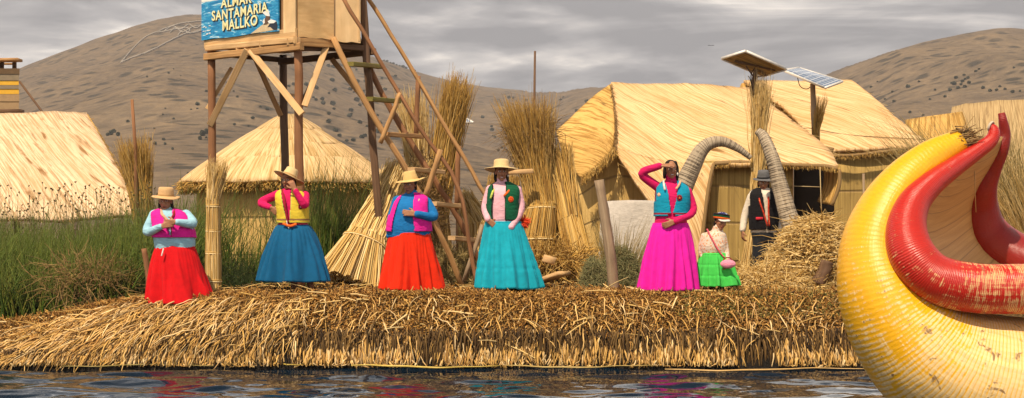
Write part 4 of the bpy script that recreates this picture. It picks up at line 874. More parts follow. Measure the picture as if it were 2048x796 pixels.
mound('dry_grass', 905, 23.3, .7, .4, .45, 2600, DRYREED, 'dry yellow grass growing through the foot of the ladder', 'grass tuft', (.15, .5), .005, 1.5)
def clump(u, v, Y, rb, h, spread, n, mat, label, lean=(0, 0), r=.006, name='reed_clump', cat='reed clump', group='dry reed clumps'):
    c = G(u, Y); th = RNG.uniform(0, 2*np.pi, n); q = np.sqrt(RNG.random(n))*rb; b = np.stack([c[0]+np.cos(th)*q, c[1]+np.sin(th)*q, 0*q], 1); b[:, 2] = ground(b[:, 0], b[:, 1])
    hh = h*RNG.uniform(.5, 1.05, n); d = np.stack([np.cos(th)*spread*RNG.random(n)+lean[0], np.sin(th)*spread*RNG.random(n)+lean[1], 1+0*th], 1)*hh[:, None]
    bend = np.stack([np.cos(th)*spread*hh*.8+lean[0]*hh*.7, np.sin(th)*spread*hh*.5, -hh*.18*RNG.random(n)], 1)
    return tag(strands(name, [strand_arrays(b, d, bend, RNG.uniform(r*.5, r*1.3, n), 6, 3, .15, .012)], mat, origin=c), label, cat, group)
clump(2030, 0, 21.6, .45, 2.25, .26, 1300, DRYREED, 'tall dry reed clump fanning behind the red prow tips', (-.14, 0), .008)
clump(2100, 0, 21.2, .5, 2.0, .32, 1500, STRAW, 'dense dry reed clump furthest beyond the far red roll of the boat', (-.12, 0))
clump(2000, 0, 23.2, .35, 2.2, .20, 800, DRYREED, 'greenish dry reeds rising behind the yellow prow tip', (-.07, 0), .007)
clump(2070, 0, 20.7, .45, 1.1, .45, 1500, STRAW, 'low pale straw clump close behind the boat', (-.05, 0), .009)
clump(1238, 0, 22.6, .22, 1.0, .22, 240, DRYREED, 'tall thin grass tuft growing up in front of the white tarpaulin', (.04, 0), .005, 'grass_tuft', 'grass tuft', None)
clump(1655, 0, 23.5, .25, 1.05, .35, 130, STRAW, 'sparse tall straws sticking up out of the pile by the doorway', (.05, 0), .006, 'straw_tuft', 'straw tuft', None)
clump(628, 0, 23.3, .22, 1.75, .09, 130, GREEN, 'tall green reed tuft beside the woman in the blue skirt', (.02, 0), .005, 'reed_tuft', 'reed tuft', None)
#PART2
hz = bpy.data.meshes.new('haze'); x0, x1, y0, y1, z0, z1 = -1900, 1900, -200, 2700, -30, 420
hz.from_pydata([(x, y, z) for z in (z0, z1) for y in (y0, y1) for x in (x0, x1)], [], [(0, 2, 3, 1), (4, 5, 7, 6), (0, 1, 5, 4), (2, 6, 7, 3), (0, 4, 6, 2), (1, 3, 7, 5)])
m = bpy.data.materials.new('thin_haze'); m.use_nodes = True; nt = m.node_tree; nt.nodes.remove(nt.nodes['Principled BSDF']); pv = nt.nodes.new('ShaderNodeVolumePrincipled')
pv.inputs['Color'].default_value = (.80, .80, .84, 1); pv.inputs['Density'].default_value = .00019; nt.links.new(pv.outputs[0], nt.nodes['Material Output'].inputs['Volume']); hz.materials.append(m)
tag(link_mesh('haze', hz), 'thin pale haze over the lake and hills', None, kind='stuff')
# ---------------------------------------------------------------- painted reed boat
root = empty('reed_boat', (6.6, 16.4, 0), 'big yellow reed boat with curled red rolls moored at the island', 'boat')
YB = 15.9
hp = [(1921, 283, 25), (1862, 318, 38), (1808, 368, 48), (1768, 430, 58), (1748, 500, 68), (1760, 578, 84), (1802, 655, 104), (1882, 730, 126), (1995, 772, 142), (2150, 790, 150), (2500, 792, 152), (3000, 775, 150)]
hC = [P(u, v, YB-.28*(1 if i > 4 else i/5)) for i, (u, v, r) in enumerate(hp)]; hR = [r/F*(YB-.2) for u, v, r in hp]
C_ = catmull(hC, 9); R_ = catmull([np.array([r, 0, 0]) for r in hR], 9)[:, 0]
yf = 1+.35*np.clip(np.linspace(-.1, 2.2, len(C_)), 0, 1)
mb = MB(); tube(mb, C_, R_, 48, ell=(np.array([0, 1., 0]), yf), rough=.012); mb.build('hull', YELLOW, root)
# ragged bare reeds at the tip of the hull
n = 420; b = C_[0]+RNG.normal(0, 1, (n, 3))*np.array([.035, .05, .045]); d = nrm(nrm(C_[0]-C_[3])+RNG.normal(0, .3, (n, 3))+np.array([0, .1, -.25]))*RNG.uniform(.05, .20, (n, 1))
strands('tip_reeds', [strand_arrays(b-d*.2, d, d*0, RNG.uniform(.004, .009, n), 3, 4, .5)], STRAW_DARK, root)
def roll(name, pts, Ys, mat, n=32, k=9):
    C_ = catmull([P(u, v, y) for (u, v, r), y in zip(pts, Ys)], k); R_ = catmull([np.array([r/F*y, 0, 0]) for (u, v, r), y in zip(pts, Ys)], k)[:, 0]
    mb = MB(); tube(mb, C_, R_, n, rough=.015); return mb.build(name, mat, root), C_, R_
npts = [(1980, 251, 6), (1988, 262, 11), (1981, 282, 14), (1945, 309, 17), (1900, 340, 21), (1858, 372, 26), (1826, 410, 33), (1813, 460, 41), (1826, 512, 47), (1868, 556, 49), (1940, 575, 50), (2040, 578, 50), (2300, 572, 50), (3000, 560, 50)]
nY = [15.95, 15.93, 15.9, 15.8, 15.65, 15.5, 15.4, 15.3, 15.2, 15.17, 15.17, 15.17, 15.2, 15.3]
_, NC, NR = roll('near_roll', npts, nY, RED)
fpts = [(2003, 226, 7), (2006, 242, 9), (2009, 268, 12), (2002, 300, 15), (1984, 335, 20), (1966, 370, 29), (1958, 410, 38), (1966, 458, 46), (2000, 500, 52), (2064, 530, 54), (2200, 545, 54), (2900, 545, 54)]
fY = [16.2, 16.2, 16.25, 16.3, 16.45, 16.6, 16.8, 16.95, 17.0, 17.0, 17.0, 17.0]
_, FC, FR = roll('far_roll', fpts, fY, mat_painted_roll('roll_red_shaded', (.30, .010, .006), (.42, .16, .08), (.10, .02, .01), 6, ring=26, wearw=.1))  # darker copy of the roll red, with the prow's shade put into the colour
mb = MB(); q = P(2036, 578, 15.1); i = int(np.argmin(np.abs(NC[:, 0]-q[0]))); t_, A_, B__ = frames(NC)
tube(mb, [NC[i]+(A_[i]*math.cos(a)+B__[i]*math.sin(a))*(NR[i]+.006)+t_[i]*.02*math.cos(a+1) for a in np.linspace(0, 2*np.pi, 29)], .012, 6, False); mb.build('lashing', mat_plain('white_rope', (.62, .52, .40), .8), root)
# inner lining between the two rolls
m, nt, N, L, B = newmat('lining_board'); uv = coord(nt, 'UV'); g1 = noise(nt, uv, 1, 4, .6, (2, 14, 1), .6)
c = ramp(nt, [(.3, (.40, .22, .07)), (.7, (.54, .32, .115))], g1); w = N.new('ShaderNodeTexWave'); w.bands_direction = 'Y'; w.inputs['Scale'].default_value = .9; w.inputs['Distortion'].default_value = 1.2; L.new(uv, w.inputs[0])
c = mixc(nt, mth(nt, 'MULTIPLY', ramp(nt, [(0, (1, 1, 1)), (.012, (0, 0, 0))], w.outputs['Fac']), .6), c, (.16, .09, .04)); L.new(c, B.inputs['Base Color']); B.inputs['Roughness'].default_value = .6; bump(nt, g1, .3, .01, B)
rows = []
for t in np.linspace(.19, .98, 26):
    a = NC[int(t*(len(NC)-1))]; s_ = t; jj = int(np.clip(s_*(len(FC)-1), 0, len(FC)-1)); b = FC[jj]; row = []
    hc = C_[int(np.clip((t)*(len(C_)-1), 0, len(C_)-1))]
    for q in np.linspace(0, 1, 9):
        p = a*(1-q)+b*q; k = math.sin(math.pi*q)*min(1, (t-.1)*3); row.append(p+np.array([-.10, 0, -.16])*k)
    rows.append(row)
R = np.array(rows); mb = MB(); r_, c_, _ = R.shape; ids = np.arange(r_*c_).reshape(r_, c_)
fs = np.stack([ids[:-1, :-1], ids[:-1, 1:], ids[1:, 1:], ids[1:, :-1]], -1).reshape(-1, 4)
mb.add(R.reshape(-1, 3), fs, [(q*1.4, t*4) for t in np.linspace(0, 1, r_) for q in np.linspace(0, 1, c_)]); solid(mb.build('lining', m, root), .02)
mb = MB(); tube(mb, [P(1949, 340, 16.05), P(1950, 380, 16.2), P(1952, 424, 16.35)], .004, 5); mb.build('cord', ROPE, root)

# ---------------------------------------------------------------- people
def fuse(mb, voxel, name='fused', smooth=2):
    me = bpy.data.meshes.new(name); me.from_pydata(np.vstack(mb.v).tolist(), [], mb.f); o = bpy.data.objects.new(name, me); COL.objects.link(o)
    r = o.modifiers.new('r', 'REMESH'); r.mode = 'VOXEL'; r.voxel_size = voxel; r.use_smooth_shade = True
    if smooth: s = o.modifiers.new('s', 'SMOOTH'); s.iterations = smooth; s.factor = .5
    dg = bpy.context.evaluated_depsgraph_get(); out = bpy.data.meshes.new_from_object(o.evaluated_get(dg)); bpy.data.objects.remove(o); out.name = name; return out
def limb(mb, pts, rad, n=14, sub=3):
    """round-capped tapered limb"""
    C = catmull(pts, sub) if len(pts) > 2 else np.array([np.asarray(pts[0], float)*(1-t)+np.asarray(pts[1], float)*t for t in np.linspace(0, 1, 4)])
    Rr = np.interp(np.linspace(0, len(pts)-1, len(C)), range(len(pts)), rad)
    d0 = nrm(C[0]-C[1]); d1 = nrm(C[-1]-C[-2]); pre = []; pr = []; post = []; qr = []
    for a in (80, 60, 35, 15): a = math.radians(a); pre.append(C[0]+d0*Rr[0]*math.sin(a)); pr.append(Rr[0]*math.cos(a))
    for a in (15, 35, 60, 80): a = math.radians(a); post.append(C[-1]+d1*Rr[-1]*math.sin(a)); qr.append(Rr[-1]*math.cos(a))
    tube(mb, np.array(pre+list(C)+post), np.array(pr+list(Rr)+qr), n)
def ellip(mb, c, r, M=None, n=14):
    V = []; fs = []
    for i in range(n+1):
        ph = math.pi*min(max(i/n, .02), .98)
        for j in range(n*2): th = math.pi*j/n; V.append((r[0]*math.sin(ph)*math.cos(th), r[1]*math.sin(ph)*math.sin(th), r[2]*math.cos(ph)))
    V = np.array(V); V = V@(M.T if M is not None else np.eye(3))+np.asarray(c, float); w = 2*n
    for i in range(n):
        for j in range(w): fs.append((i*w+j, (i+1)*w+j, (i+1)*w+(j+1) % w, i*w+(j+1) % w))
    fs += [tuple(range(w)), tuple(n*w+j for j in range(w-1, -1, -1))]; mb.add(V, fs)
def loft(mb, rings, n=32, grow=0.0, k=1.0):
    """closed stack of elliptical rings (cx,cy,cz,rx,ry), bottom to top"""
    R = catmull([np.array(r, float) for r in rings], 5); V = []; fs = []
    for r in R:
        for j in range(n):
            a = 2*math.pi*j/n; ca, sa = math.cos(a), math.sin(a); ex = .85
            V.append((r[0]+(r[3]*k+grow)*math.copysign(abs(ca)**ex, ca), r[1]+(r[4]*k+grow)*math.copysign(abs(sa)**ex, sa), r[2]))
    for i in range(len(R)-1):
        for j in range(n): fs.append((i*n+j, i*n+(j+1) % n, (i+1)*n+(j+1) % n, (i+1)*n+j))
    fs += [tuple(range(n-1, -1, -1)), tuple((len(R)-1)*n+j for j in range(n))]; mb.add(V, fs); return R
def hand(mb, w, d, pn, side, s=1.0, curl=.5):
    """palm and five bent fingers; w wrist, d pointing direction, pn palm normal (fingers close towards it), side = thumb direction"""
    d = nrm(d); pn = nrm(pn-d*np.dot(pn, d)); sd = nrm(side-d*np.dot(side, d)-pn*np.dot(side, pn)); pl = .085*s
    for k in range(4):
        o = sd*(.026-.0175*k)*s; limb(mb, [w+o*.6, w+d*pl+o], [.016*s, .0125*s], 8, 1)
        L1 = [.038, .043, .040, .031][k]*s; a = w+d*pl+o; a1 = curl*.8; a2 = curl*1.7
        b = a+(d*math.cos(a1)+pn*math.sin(a1))*L1; c = b+(d*math.cos(a2)+pn*math.sin(a2))*L1*.8; o2 = sd*(.003*(1.5-k))*s
        limb(mb, [a, b+o2, c+o2*1.6], [.0098*s, .0092*s, .0075*s], 8, 2)
    a = w+sd*.024*s+d*.022*s; b = a+nrm(sd*.75+d*.7+pn*.35)*.042*s; c = b+nrm(sd*.25+d*.95+pn*.5)*.032*s; limb(mb, [a, b, c], [.013*s, .0115*s, .009*s], 8, 2)
SKIN = mat_plain('skin_brown', (.36, .165, .085), .5, spec=.35, var=.12); EYEW = mat_plain('eye_white', (.6, .55, .5), .3, var=.02); EYED = mat_plain('eye_dark', (.015, .01, .008), .2, var=0); LIP = mat_plain('lip', (.20, .05, .04), .4, var=.1)
HAIR = mat_wood('black_hair', (.008, .006, .005), (.03, .022, .018), fu=200, fv=4, bs=.3)
def person(label, Y, u0, vf, head, torso, arms, skirt=None, sweater=None, vest=None, hat=None, hs=1.0, yaw=0., tilt=0., roll=0., hair='braids', legs=None, smile=False, sleeve=(.052, .042, .036), hand_s=1.0, extra=None, trousers=None, neck=.048):
    s = F/Y; b = P(u0, vf, Y); b[2] = float(ground(b[0], Y))
    J = lambda u, v, dy=0.: P(u, v, Y+dy)
    body = MB(); cx = J(*head)
    cy, sy = math.cos(yaw), math.sin(yaw); ct, st_ = math.cos(tilt), math.sin(tilt); cr, sr = math.cos(roll), math.sin(roll)
    Rz = np.array([[cy, -sy, 0], [sy, cy, 0], [0, 0, 1]]); Rx = np.array([[1, 0, 0], [0, ct, -st_], [0, st_, ct]]); Ry = np.array([[cr, 0, sr], [0, 1, 0], [-sr, 0, cr]])
    M = Rz@Ry@Rx                                   # head frame: x = image right, y = away from camera, z up
    hp_ = lambda x, y, z: cx+M@(np.array([x, y, z])*hs)
    E = lambda c, r: ellip(body, hp_(*c), np.array(r)*hs, M, 12)
    E((0, .012, .035), (.070, .088, .082)); E((0, -.018, -.022), (.057, .066, .078)); E((0, -.048, -.082), (.026, .026, .022)); E((0, -.072, .030), (.046, .022, .012))
    for sx in (-1, 1): E((sx*.034, -.062, -.018), (.022, .022, .020)); E((sx*.071, .012, -.004), (.010, .020, .030)); E((sx*.027, -.0755, .012), (.0145, .010, .008))
    limb(body, [hp_(0, -.078, .014), hp_(0, -.100, -.022)], [.0085*hs, .0155*hs], 8); E((0, -.086, -.030), (.020, .012, .010)); E((0, -.076, -.055), (.024, .012, .0055)); E((0, -.075, -.064), (.019, .012, .006))
    rings = [(*J(u, v, dy), rx/s, ry) for (u, v, rx, ry, dy) in torso]    # bottom to top
    top = rings[-1]
    limb(body, [np.array(top[:3])-np.array([0, 0, .03]), hp_(0, .02, -.05)], [neck*1.1*hs, neck*hs], 14)
    loft(body, rings, 24, -.016)
    lower = rings[0]; gz = b[2]; lg = legs or [(u0-12, vf), (u0+14, vf)]
    for (lu, lv) in lg:
        f = J(lu, lv); f[2] = gz; hip = np.array([lower[0]*.6+f[0]*.4, Y, lower[2]-.02]); hip[1] = lower[1]; knee = (hip+f)/2+np.array([0, -.02, 0.02])
        an = f+np.array([0, .02, .07]); limb(body, [hip, knee, knee*.45+an*.55+np.array([0, .015, 0]), an], [.085*hs, .055*hs, .05*hs, .034*hs], 12)
        limb(body, [an-np.array([0, -.03, .035]), f+np.array([0, -.07, .03]), f+np.array([0, -.13, .022])], [.033*hs, .032*hs, .022*hs], 10)
    sl = MB()
    for a in arms:
        pts = [J(*q) for q in a['j']]; limb(body, pts, [.045*hs, .037*hs, .025*hs], 12, 4)
        hd = np.array(a['d'], float); hand(body, pts[-1]+nrm(hd)*.01, hd, np.array(a['pn'], float), np.array(a['th'], float), hand_s*hs, a.get('curl', .5))
        e = pts[:-1]+[pts[-1]-nrm(pts[-1]-pts[-2])*a.get('cuff', .015)]; limb(sl, e, list(sleeve), 16, 5)
    me = fuse(body, .0062, 'person', 2)
    for mt in (SKIN, EYEW, EYED, LIP): me.materials.append(mt)
    nf = len(me.polygons); cc = np.zeros(nf*3, dtype=np.float32); me.polygons.foreach_get('center', cc); cc = cc.reshape(-1, 3); q = ((cc-cx)@M)/hs
    mi = np.zeros(nf, dtype=np.int32); fr = q[:, 1] < -.05
    for sx in (-1, 1):
        mi[fr & (((q[:, 0]-sx*.027)/.014)**2+((q[:, 2]-.012)/.0075)**2 < 1)] = 1; mi[fr & (((q[:, 0]-sx*.027)/.0062)**2+((q[:, 2]-.012)/.0068)**2 < 1)] = 2
        mi[fr & (((q[:, 0]-sx*.029)/.019)**2+((q[:, 2]-.033-.05*abs(0))/.0042)**2 < 1)] = 2
    mi[fr & ((q[:, 0]/.025)**2+((q[:, 2]+.059)/.0105)**2 < 1)] = 3
    if smile: mi[fr & ((q[:, 0]/.017)**2+((q[:, 2]+.059)/.0045)**2 < 1)] = 1
    me.polygons.foreach_set('material_index', mi); me.transform(Matrix.Translation(Vector((-b).tolist())))
    root = link_mesh('person', me, None, b); tag(root, label, 'person')
    def child(name, me, mats, parent=None):
        me.materials.clear()
        for mt in mats: me.materials.append(mt)
        me.transform(Matrix.Translation(Vector((-b).tolist()))); return link_mesh(name, me, parent or root)
    if sweater is not None:
        loft(sl, rings if sweater.get('low') is None else rings, 32, .006); 
        limb(sl, [np.array(top[:3])-np.array([0, 0, .03]), hp_(0, .022, -.085)], [.070*hs, sweater.get('collar', .056)*hs], 16)
        child('sweater', fuse(sl, .009, 'sweater', 3), [sweater['mat']])
    if vest is not None:
        mbv = MB(); g = vest.get('grow', .022); R = loft(mbv, rings, 40, g); mv = fuse(mbv, .010, 'vest', 3)
        n = len(mv.vertices); vc = np.zeros(n*3, dtype=np.float32); mv.vertices.foreach_get('co', vc); vc = vc.reshape(-1, 3)
        zc = [r[2] for r in R]; gx_ = np.interp(vc[:, 2], zc, [r[0] for r in R]); gy_ = np.interp(vc[:, 2], zc, [r[1] for r in R]); rx_ = np.interp(vc[:, 2], zc, [r[3] for r in R])+g
        xx = vc[:, 0]-gx_; zb = P(0, vest['bot'], Y)[2]; zt = P(0, vest['top'], Y)[2]; th = np.clip((vc[:, 2]-zb)/(zt-zb), 0, 1.2)
        op = np.interp(th, [0, .12, .45, 1.0], np.array(vest['open'])/s); front = vc[:, 1] < gy_
        f = np.minimum(vc[:, 2]-zb-vest.get('round', 0)*np.clip(np.abs(xx-vest.get('ox', 0)/s) < .04, 0, 1), zt+.02-vc[:, 2])
        d_open = np.where(front, np.abs(xx-vest.get('ox', 0)/s)-op, .2); f = np.minimum(f, d_open)
        ah = zt-vest.get('arm', .17); arm = rx_*vest.get('aw', .93)-np.abs(xx)+np.clip((ah-vc[:, 2])*2, 0, .3); f = np.minimum(f, arm)
        fl_ = [tuple(p.vertices) for p in mv.polygons]; keep = [q_ for q_ in fl_ if min(f[i] for i in q_) > 0]; tw = vest.get('tw', .014)
        ms = []; used = {}; V = []; fs = []
        for q_ in keep:
            fm = sum(d_open[i] for i in q_)/len(q_); zm = sum(vc[i][2] for i in q_)/len(q_)
            md = 1 if (fm < tw or zm < zb+tw*.7) else 0
            if vest.get('stripe') and zb+.03 < zm < zb+.05: md = 2
            ms.append(md); qq = []
            for i in q_:
                if i not in used: used[i] = len(V); V.append(vc[i])
                qq.append(used[i])
            fs.append(qq)
        m2 = bpy.data.meshes.new('vest'); m2.from_pydata([tuple(map(float, v_)) for v_ in V], [], fs); bpy.data.meshes.remove(mv)
        vo = child('vest', m2, [vest['mat'], vest['trim'], vest.get('trim2', vest['trim'])]); m2.polygons.foreach_set('material_index', ms); m2.polygons.foreach_set('use_smooth', [True]*len(fs)); solid(vo, .010, 0)
        for (u, v, rr, cols) in vest.get('badges', []):
            p = J(u, v, 0); gy = np.interp(p[2], zc, [r[1] for r in R]); gx0 = np.interp(p[2], zc, [r[0] for r in R]); rx0 = np.interp(p[2], zc, [r[3] for r in R])+g; ry0 = np.interp(p[2], zc, [r[4] for r in R])+g
            t = np.clip((p[0]-gx0)/rx0, -.96, .96); p[1] = gy-ry0*math.sqrt(max(0, 1-abs(t)**2.2))-.012; nn = nrm(np.array([t/rx0, -math.sqrt(1-t*t)/ry0, .12])); sx_ = nrm(np.cross(nn, [0, 0, 1.])); up = np.cross(sx_, nn)
            mbb = MB(); w = 14
            ringsv = [(0, .006), (.35, .008), (.7, .006), (1, 0)]; V = []; fs = []; mm = []
            for (q_, hh) in ringsv[1:]:
                for j in range(w): a_ = 2*math.pi*j/w; k_ = q_*rr*(1+.12*(j % 2)*(q_ > .5)); V.append(p+sx_*math.cos(a_)*k_+up*math.sin(a_)*k_+nn*hh)
            V.append(p+nn*.008); fc = [(2*w+j, 2*w+(j+1) % w, w+(j+1) % w, w+j) for j in range(w)]; fb = [(w+j, w+(j+1) % w, (j+1) % w, j) for j in range(w)]; fa = [(j, (j+1) % w, 3*w) for j in range(w)]
            mbb.add(V, fc, None, 0); mbb.f += [tuple(x) for x in fb+fa]; mbb.mi += [1 if i % 3 else 0 for i in range(len(fb))]+[2]*len(fa); mbb.build('flower_badge', cols, vo)
    if skirt is not None:
        tu, tv, tw_ = skirt['top']; bu, bv, bw = skirt['bot']; c0 = J(tu, tv, skirt.get('dy', 0)); c1 = J(bu, bv, skirt.get('dy', 0)); r0 = tw_/s; r1 = bw/s; dp = skirt.get('depth', .72); nz = 34; nt_ = 220
        ph = RNG.uniform(0, 6.28, 6); npl = skirt.get('pleats', 17); V = []; U = []; tiers = skirt.get('tiers', []); ang = 2*np.pi*np.arange(nt_)/nt_; folds = [(2*math.pi*k/npl+rnd(-.14, .14), rnd(.07, .17), rnd(-.45, .35), rnd(.6, 1.9), rnd(-.12, .12)) for k in range(npl)]
        for i in range(nz):
            t = i/(nz-1); off = 0
            r = r0+(r1-r0)*(t**skirt.get('pow', .72)); amp = skirt.get('amp', .055)*3.6*(.10+1.0*t**.8)
            for tr in tiers:
                if t > tr: off += .006
                if abs(t-tr) < .018: off -= .005
            wv = np.zeros(nt_)
            for (ak, wk, tk, hk, dk) in folds:
                g = ang-ak-dk*t; g = (g+np.pi) % (2*np.pi)-np.pi; wv += hk*np.exp(-(g/(wk*(.55+.6*t)))**2)*float(sstep(t, tk, tk+.55))
            wv = wv-wv.mean()+.22*np.sin(npl*2*ang+ph[4])*(1-t)**2+.10*np.sin(int(npl*.9)*ang+ph[0]+2*np.sin(2*ang))
            wv = np.clip(wv, -1.1, .85)
            for j in range(nt_):
                a = 2*math.pi*j/nt_; w = wv[j]; rr = r*(1+amp*w)+off
                V.append((c0[0]*(1-t)+c1[0]*t+rr*math.cos(a), c0[1]*(1-t)+c1[1]*t+rr*dp*math.sin(a)*(1+.10*(1-t)), c0[2]*(1-t)+c1[2]*t+.012*w*t)); U.append((a*r1, t))
        fs = [(i*nt_+j, i*nt_+(j+1) % nt_, (i+1)*nt_+(j+1) % nt_, (i+1)*nt_+j) for i in range(nz-1) for j in range(nt_)]; mbs = MB(); mbs.add(V, fs, U); solid(mbs.build('skirt', skirt['mat'], root), .008, -1)
        mbs = MB(); tube(mbs, [c0+np.array([r0*1.0*math.cos(a), r0*dp*1.1*math.sin(a), 0]) for a in np.linspace(0, 2*np.pi, 25)], .014, 8, False); mbs.build('waistband', skirt.get('band', skirt['mat']), root)
    # hair
    hb = MB()
    if hair:
        ellip(hb, hp_(0, .028, .045), np.array([.077, .085, .082])*hs, M, 14)
        if hair == 'braids':
            for sx in (-1, 1): 
                tp = np.array(top[:3]); limb(hb, [hp_(sx*.066, .02, .0), hp_(sx*.074, .03, -.07), tp+np.array([sx*.065, -.02, -.02]), tp+np.array([sx*.075, -.13, -.19])], [.022*hs, .02*hs, .017*hs, .011*hs], 8, 5)
        elif hair == 'back':
            limb(hb, [hp_(.0, .06, .0), hp_(.0, .07, -.09), np.array(top[:3])+np.array([.0, .13, -.2])], [.05*hs, .03*hs, .015*hs], 8, 4); [limb(hb, [hp_(sx*.066, .01, .01), hp_(sx*.068, .02, -.05)], [.02*hs, .016*hs], 8) for sx in (-1, 1)]
        elif hair == 'long':
            for sx in (-1, 1): limb(hb, [hp_(sx*.045, -.02, .085), hp_(sx*.072, .0, .02), hp_(sx*.078, .01, -.05), hp_(sx*.076, .02, -.13+.04*(sx < 0))], [.028*hs, .024*hs, .022*hs, .018*hs], 8, 4)
            limb(hb, [hp_(0, .07, .02), hp_(0, .085, -.1), np.array(top[:3])+np.array([0, .14, -.25])], [.065*hs, .05*hs, .02*hs], 10, 4)
        mh = fuse(hb, .007, 'hair', 2); uvl = mh.uv_layers.new(name='UVMap'); nl = len(mh.loops); li = np.zeros(nl, dtype=np.int32); mh.loops.foreach_get('vertex_index', li); vv = np.zeros(len(mh.vertices)*3, dtype=np.float32); mh.vertices.foreach_get('co', vv); vv = vv.reshape(-1, 3)
        uvl.data.foreach_set('uv', vv[li][:, [0, 2]].ravel()); child('hair', mh, [HAIR])
    if hat is not None:
        hy, ht, hr = hat.get('yaw', 0), hat.get('tilt', 0), hat.get('roll', 0); MH = M@np.array([[math.cos(hr), 0, math.sin(hr)], [0, 1, 0], [-math.sin(hr), 0, math.cos(hr)]])@np.array([[1, 0, 0], [0, math.cos(ht), -math.sin(ht)], [0, math.sin(ht), math.cos(ht)]])
        cw = hat.get('crown', .084); ch = hat.get('h', .10); bw = hat['brim']; dr = hat.get('droop', .02); c0 = hp_(0, .02, hat.get('z', .062)); tp = hat.get('taper', .86)
        prof = [(0.001, ch*.93), (cw*.45, ch*.97), (cw*tp*.88, ch), (cw*tp, ch*.92), (cw*(tp+.06), ch*.6), (cw, ch*.2), (cw*1.01, .005), (cw*1.15, -.004), (cw+(bw-cw)*.5, -dr*.35), (bw, -dr), (bw+.001, -dr-.006), (cw+(bw-cw)*.5, -dr*.35-.007), (cw*1.02, -.010), (cw*.9, -.004)]
        nt_ = 40; V = []
        for i, (r, z) in enumerate(prof):
            for j in range(nt_):
                a = 2*math.pi*j/nt_; e = 1 if r > cw*1.2 else 1; zz = z+(.010*math.sin(2*a+1)+.006*math.sin(3*a))*max(0, (r-cw)/(bw-cw)) if r > cw else z
                V.append(c0+MH@(np.array([r*math.cos(a), r*1.1*math.sin(a), zz])*hs))
        fs = [(i*nt_+j, i*nt_+(j+1) % nt_, (i+1)*nt_+(j+1) % nt_, (i+1)*nt_+j) for i in range(len(prof)-1) for j in range(nt_)]; mbh = MB(); mbh.add(V, fs); ho = mbh.build('hat', hat['mat'], root)
        mbh = MB(); V = [c0+MH@(np.array([r*math.cos(2*math.pi*j/nt_), r*1.1*math.sin(2*math.pi*j/nt_), z])*hs) for (r, z) in ((cw*1.022, .004), (cw*1.02, ch*.12), (cw*1.01, ch*.22)) for j in range(nt_)]
        mbh.add(V, [(i*nt_+j, i*nt_+(j+1) % nt_, (i+1)*nt_+(j+1) % nt_, (i+1)*nt_+j) for i in range(2) for j in range(nt_)]); mbh.build('hat_band', hat['band'], ho)
    if extra: extra(root, J, hp_, rings)
    return root
def scarf(name, root, pts, r, mat, flat_=None):
    mb = MB(); tube(mb, catmull(pts, 5), r, 8); return mb.build(name, mat, root)
def cl(n, c, **k): return mat_cloth(n, c, **k)
FELT = cl('hat_felt', (.66, .42, .20), soft=True); FELT2 = cl('hat_cream', (.70, .52, .26), soft=True); FELT3 = cl('hat_straw', (.72, .50, .20), soft=True); BAND = cl('hat_band_tan', (.48, .29, .12)); BANDD = cl('hat_band_dark', (.30, .17, .07))
HOTPINK = cl('magenta', (.80, .02, .33)); SKY = cl('pale_blue', (.34, .60, .72)); REDC = cl('scarlet', (.62, .006, .010), soft=True); YELV = cl('yellow_vest', (.74, .56, .05)); ROSE = cl('crimson_pink', (.66, .012, .12)); NAVY = cl('teal_blue', (.006, .105, .24), soft=True)
ORANGE = cl('vermilion', (.76, .028, .005), soft=True); ROYAL = cl('royal_blue', (.012, .17, .46)); TURQ = cl('turquoise', (.010, .38, .50), soft=True); PINKL = cl('pale_pink', (.80, .45, .52)); GREENV = cl('bottle_green', (.006, .10, .045)); PEACOCK = cl('peacock_blue', (.006, .28, .44))
FUCHSIA = cl('fuchsia', (.80, .015, .40), soft=True); LIME = cl('lime_green', (.07, .62, .10), soft=True); CREAMC = cl('cream_cloth', (.70, .62, .50)); BLACKC = cl('black_cloth', (.012, .011, .013)); TRIM = cl('peach_trim', (.75, .42, .26)); DKRED = cl('wine_trim', (.30, .015, .03)); WHITEC = cl('white_trim', (.72, .68, .62)); ORF = cl('orange_wool', (.80, .14, .02))
FLOR = cl('flower_print', (.72, .60, .48), pat=((.62, .08, .05), (.70, .30, .14), (.55, .35, .12))); GREYH = cl('grey_felt', (.13, .13, .135)); MAROON = cl('maroon_stocking', (.16, .008, .02)); LIMEV = cl('lime_trim', (.55, .62, .12))

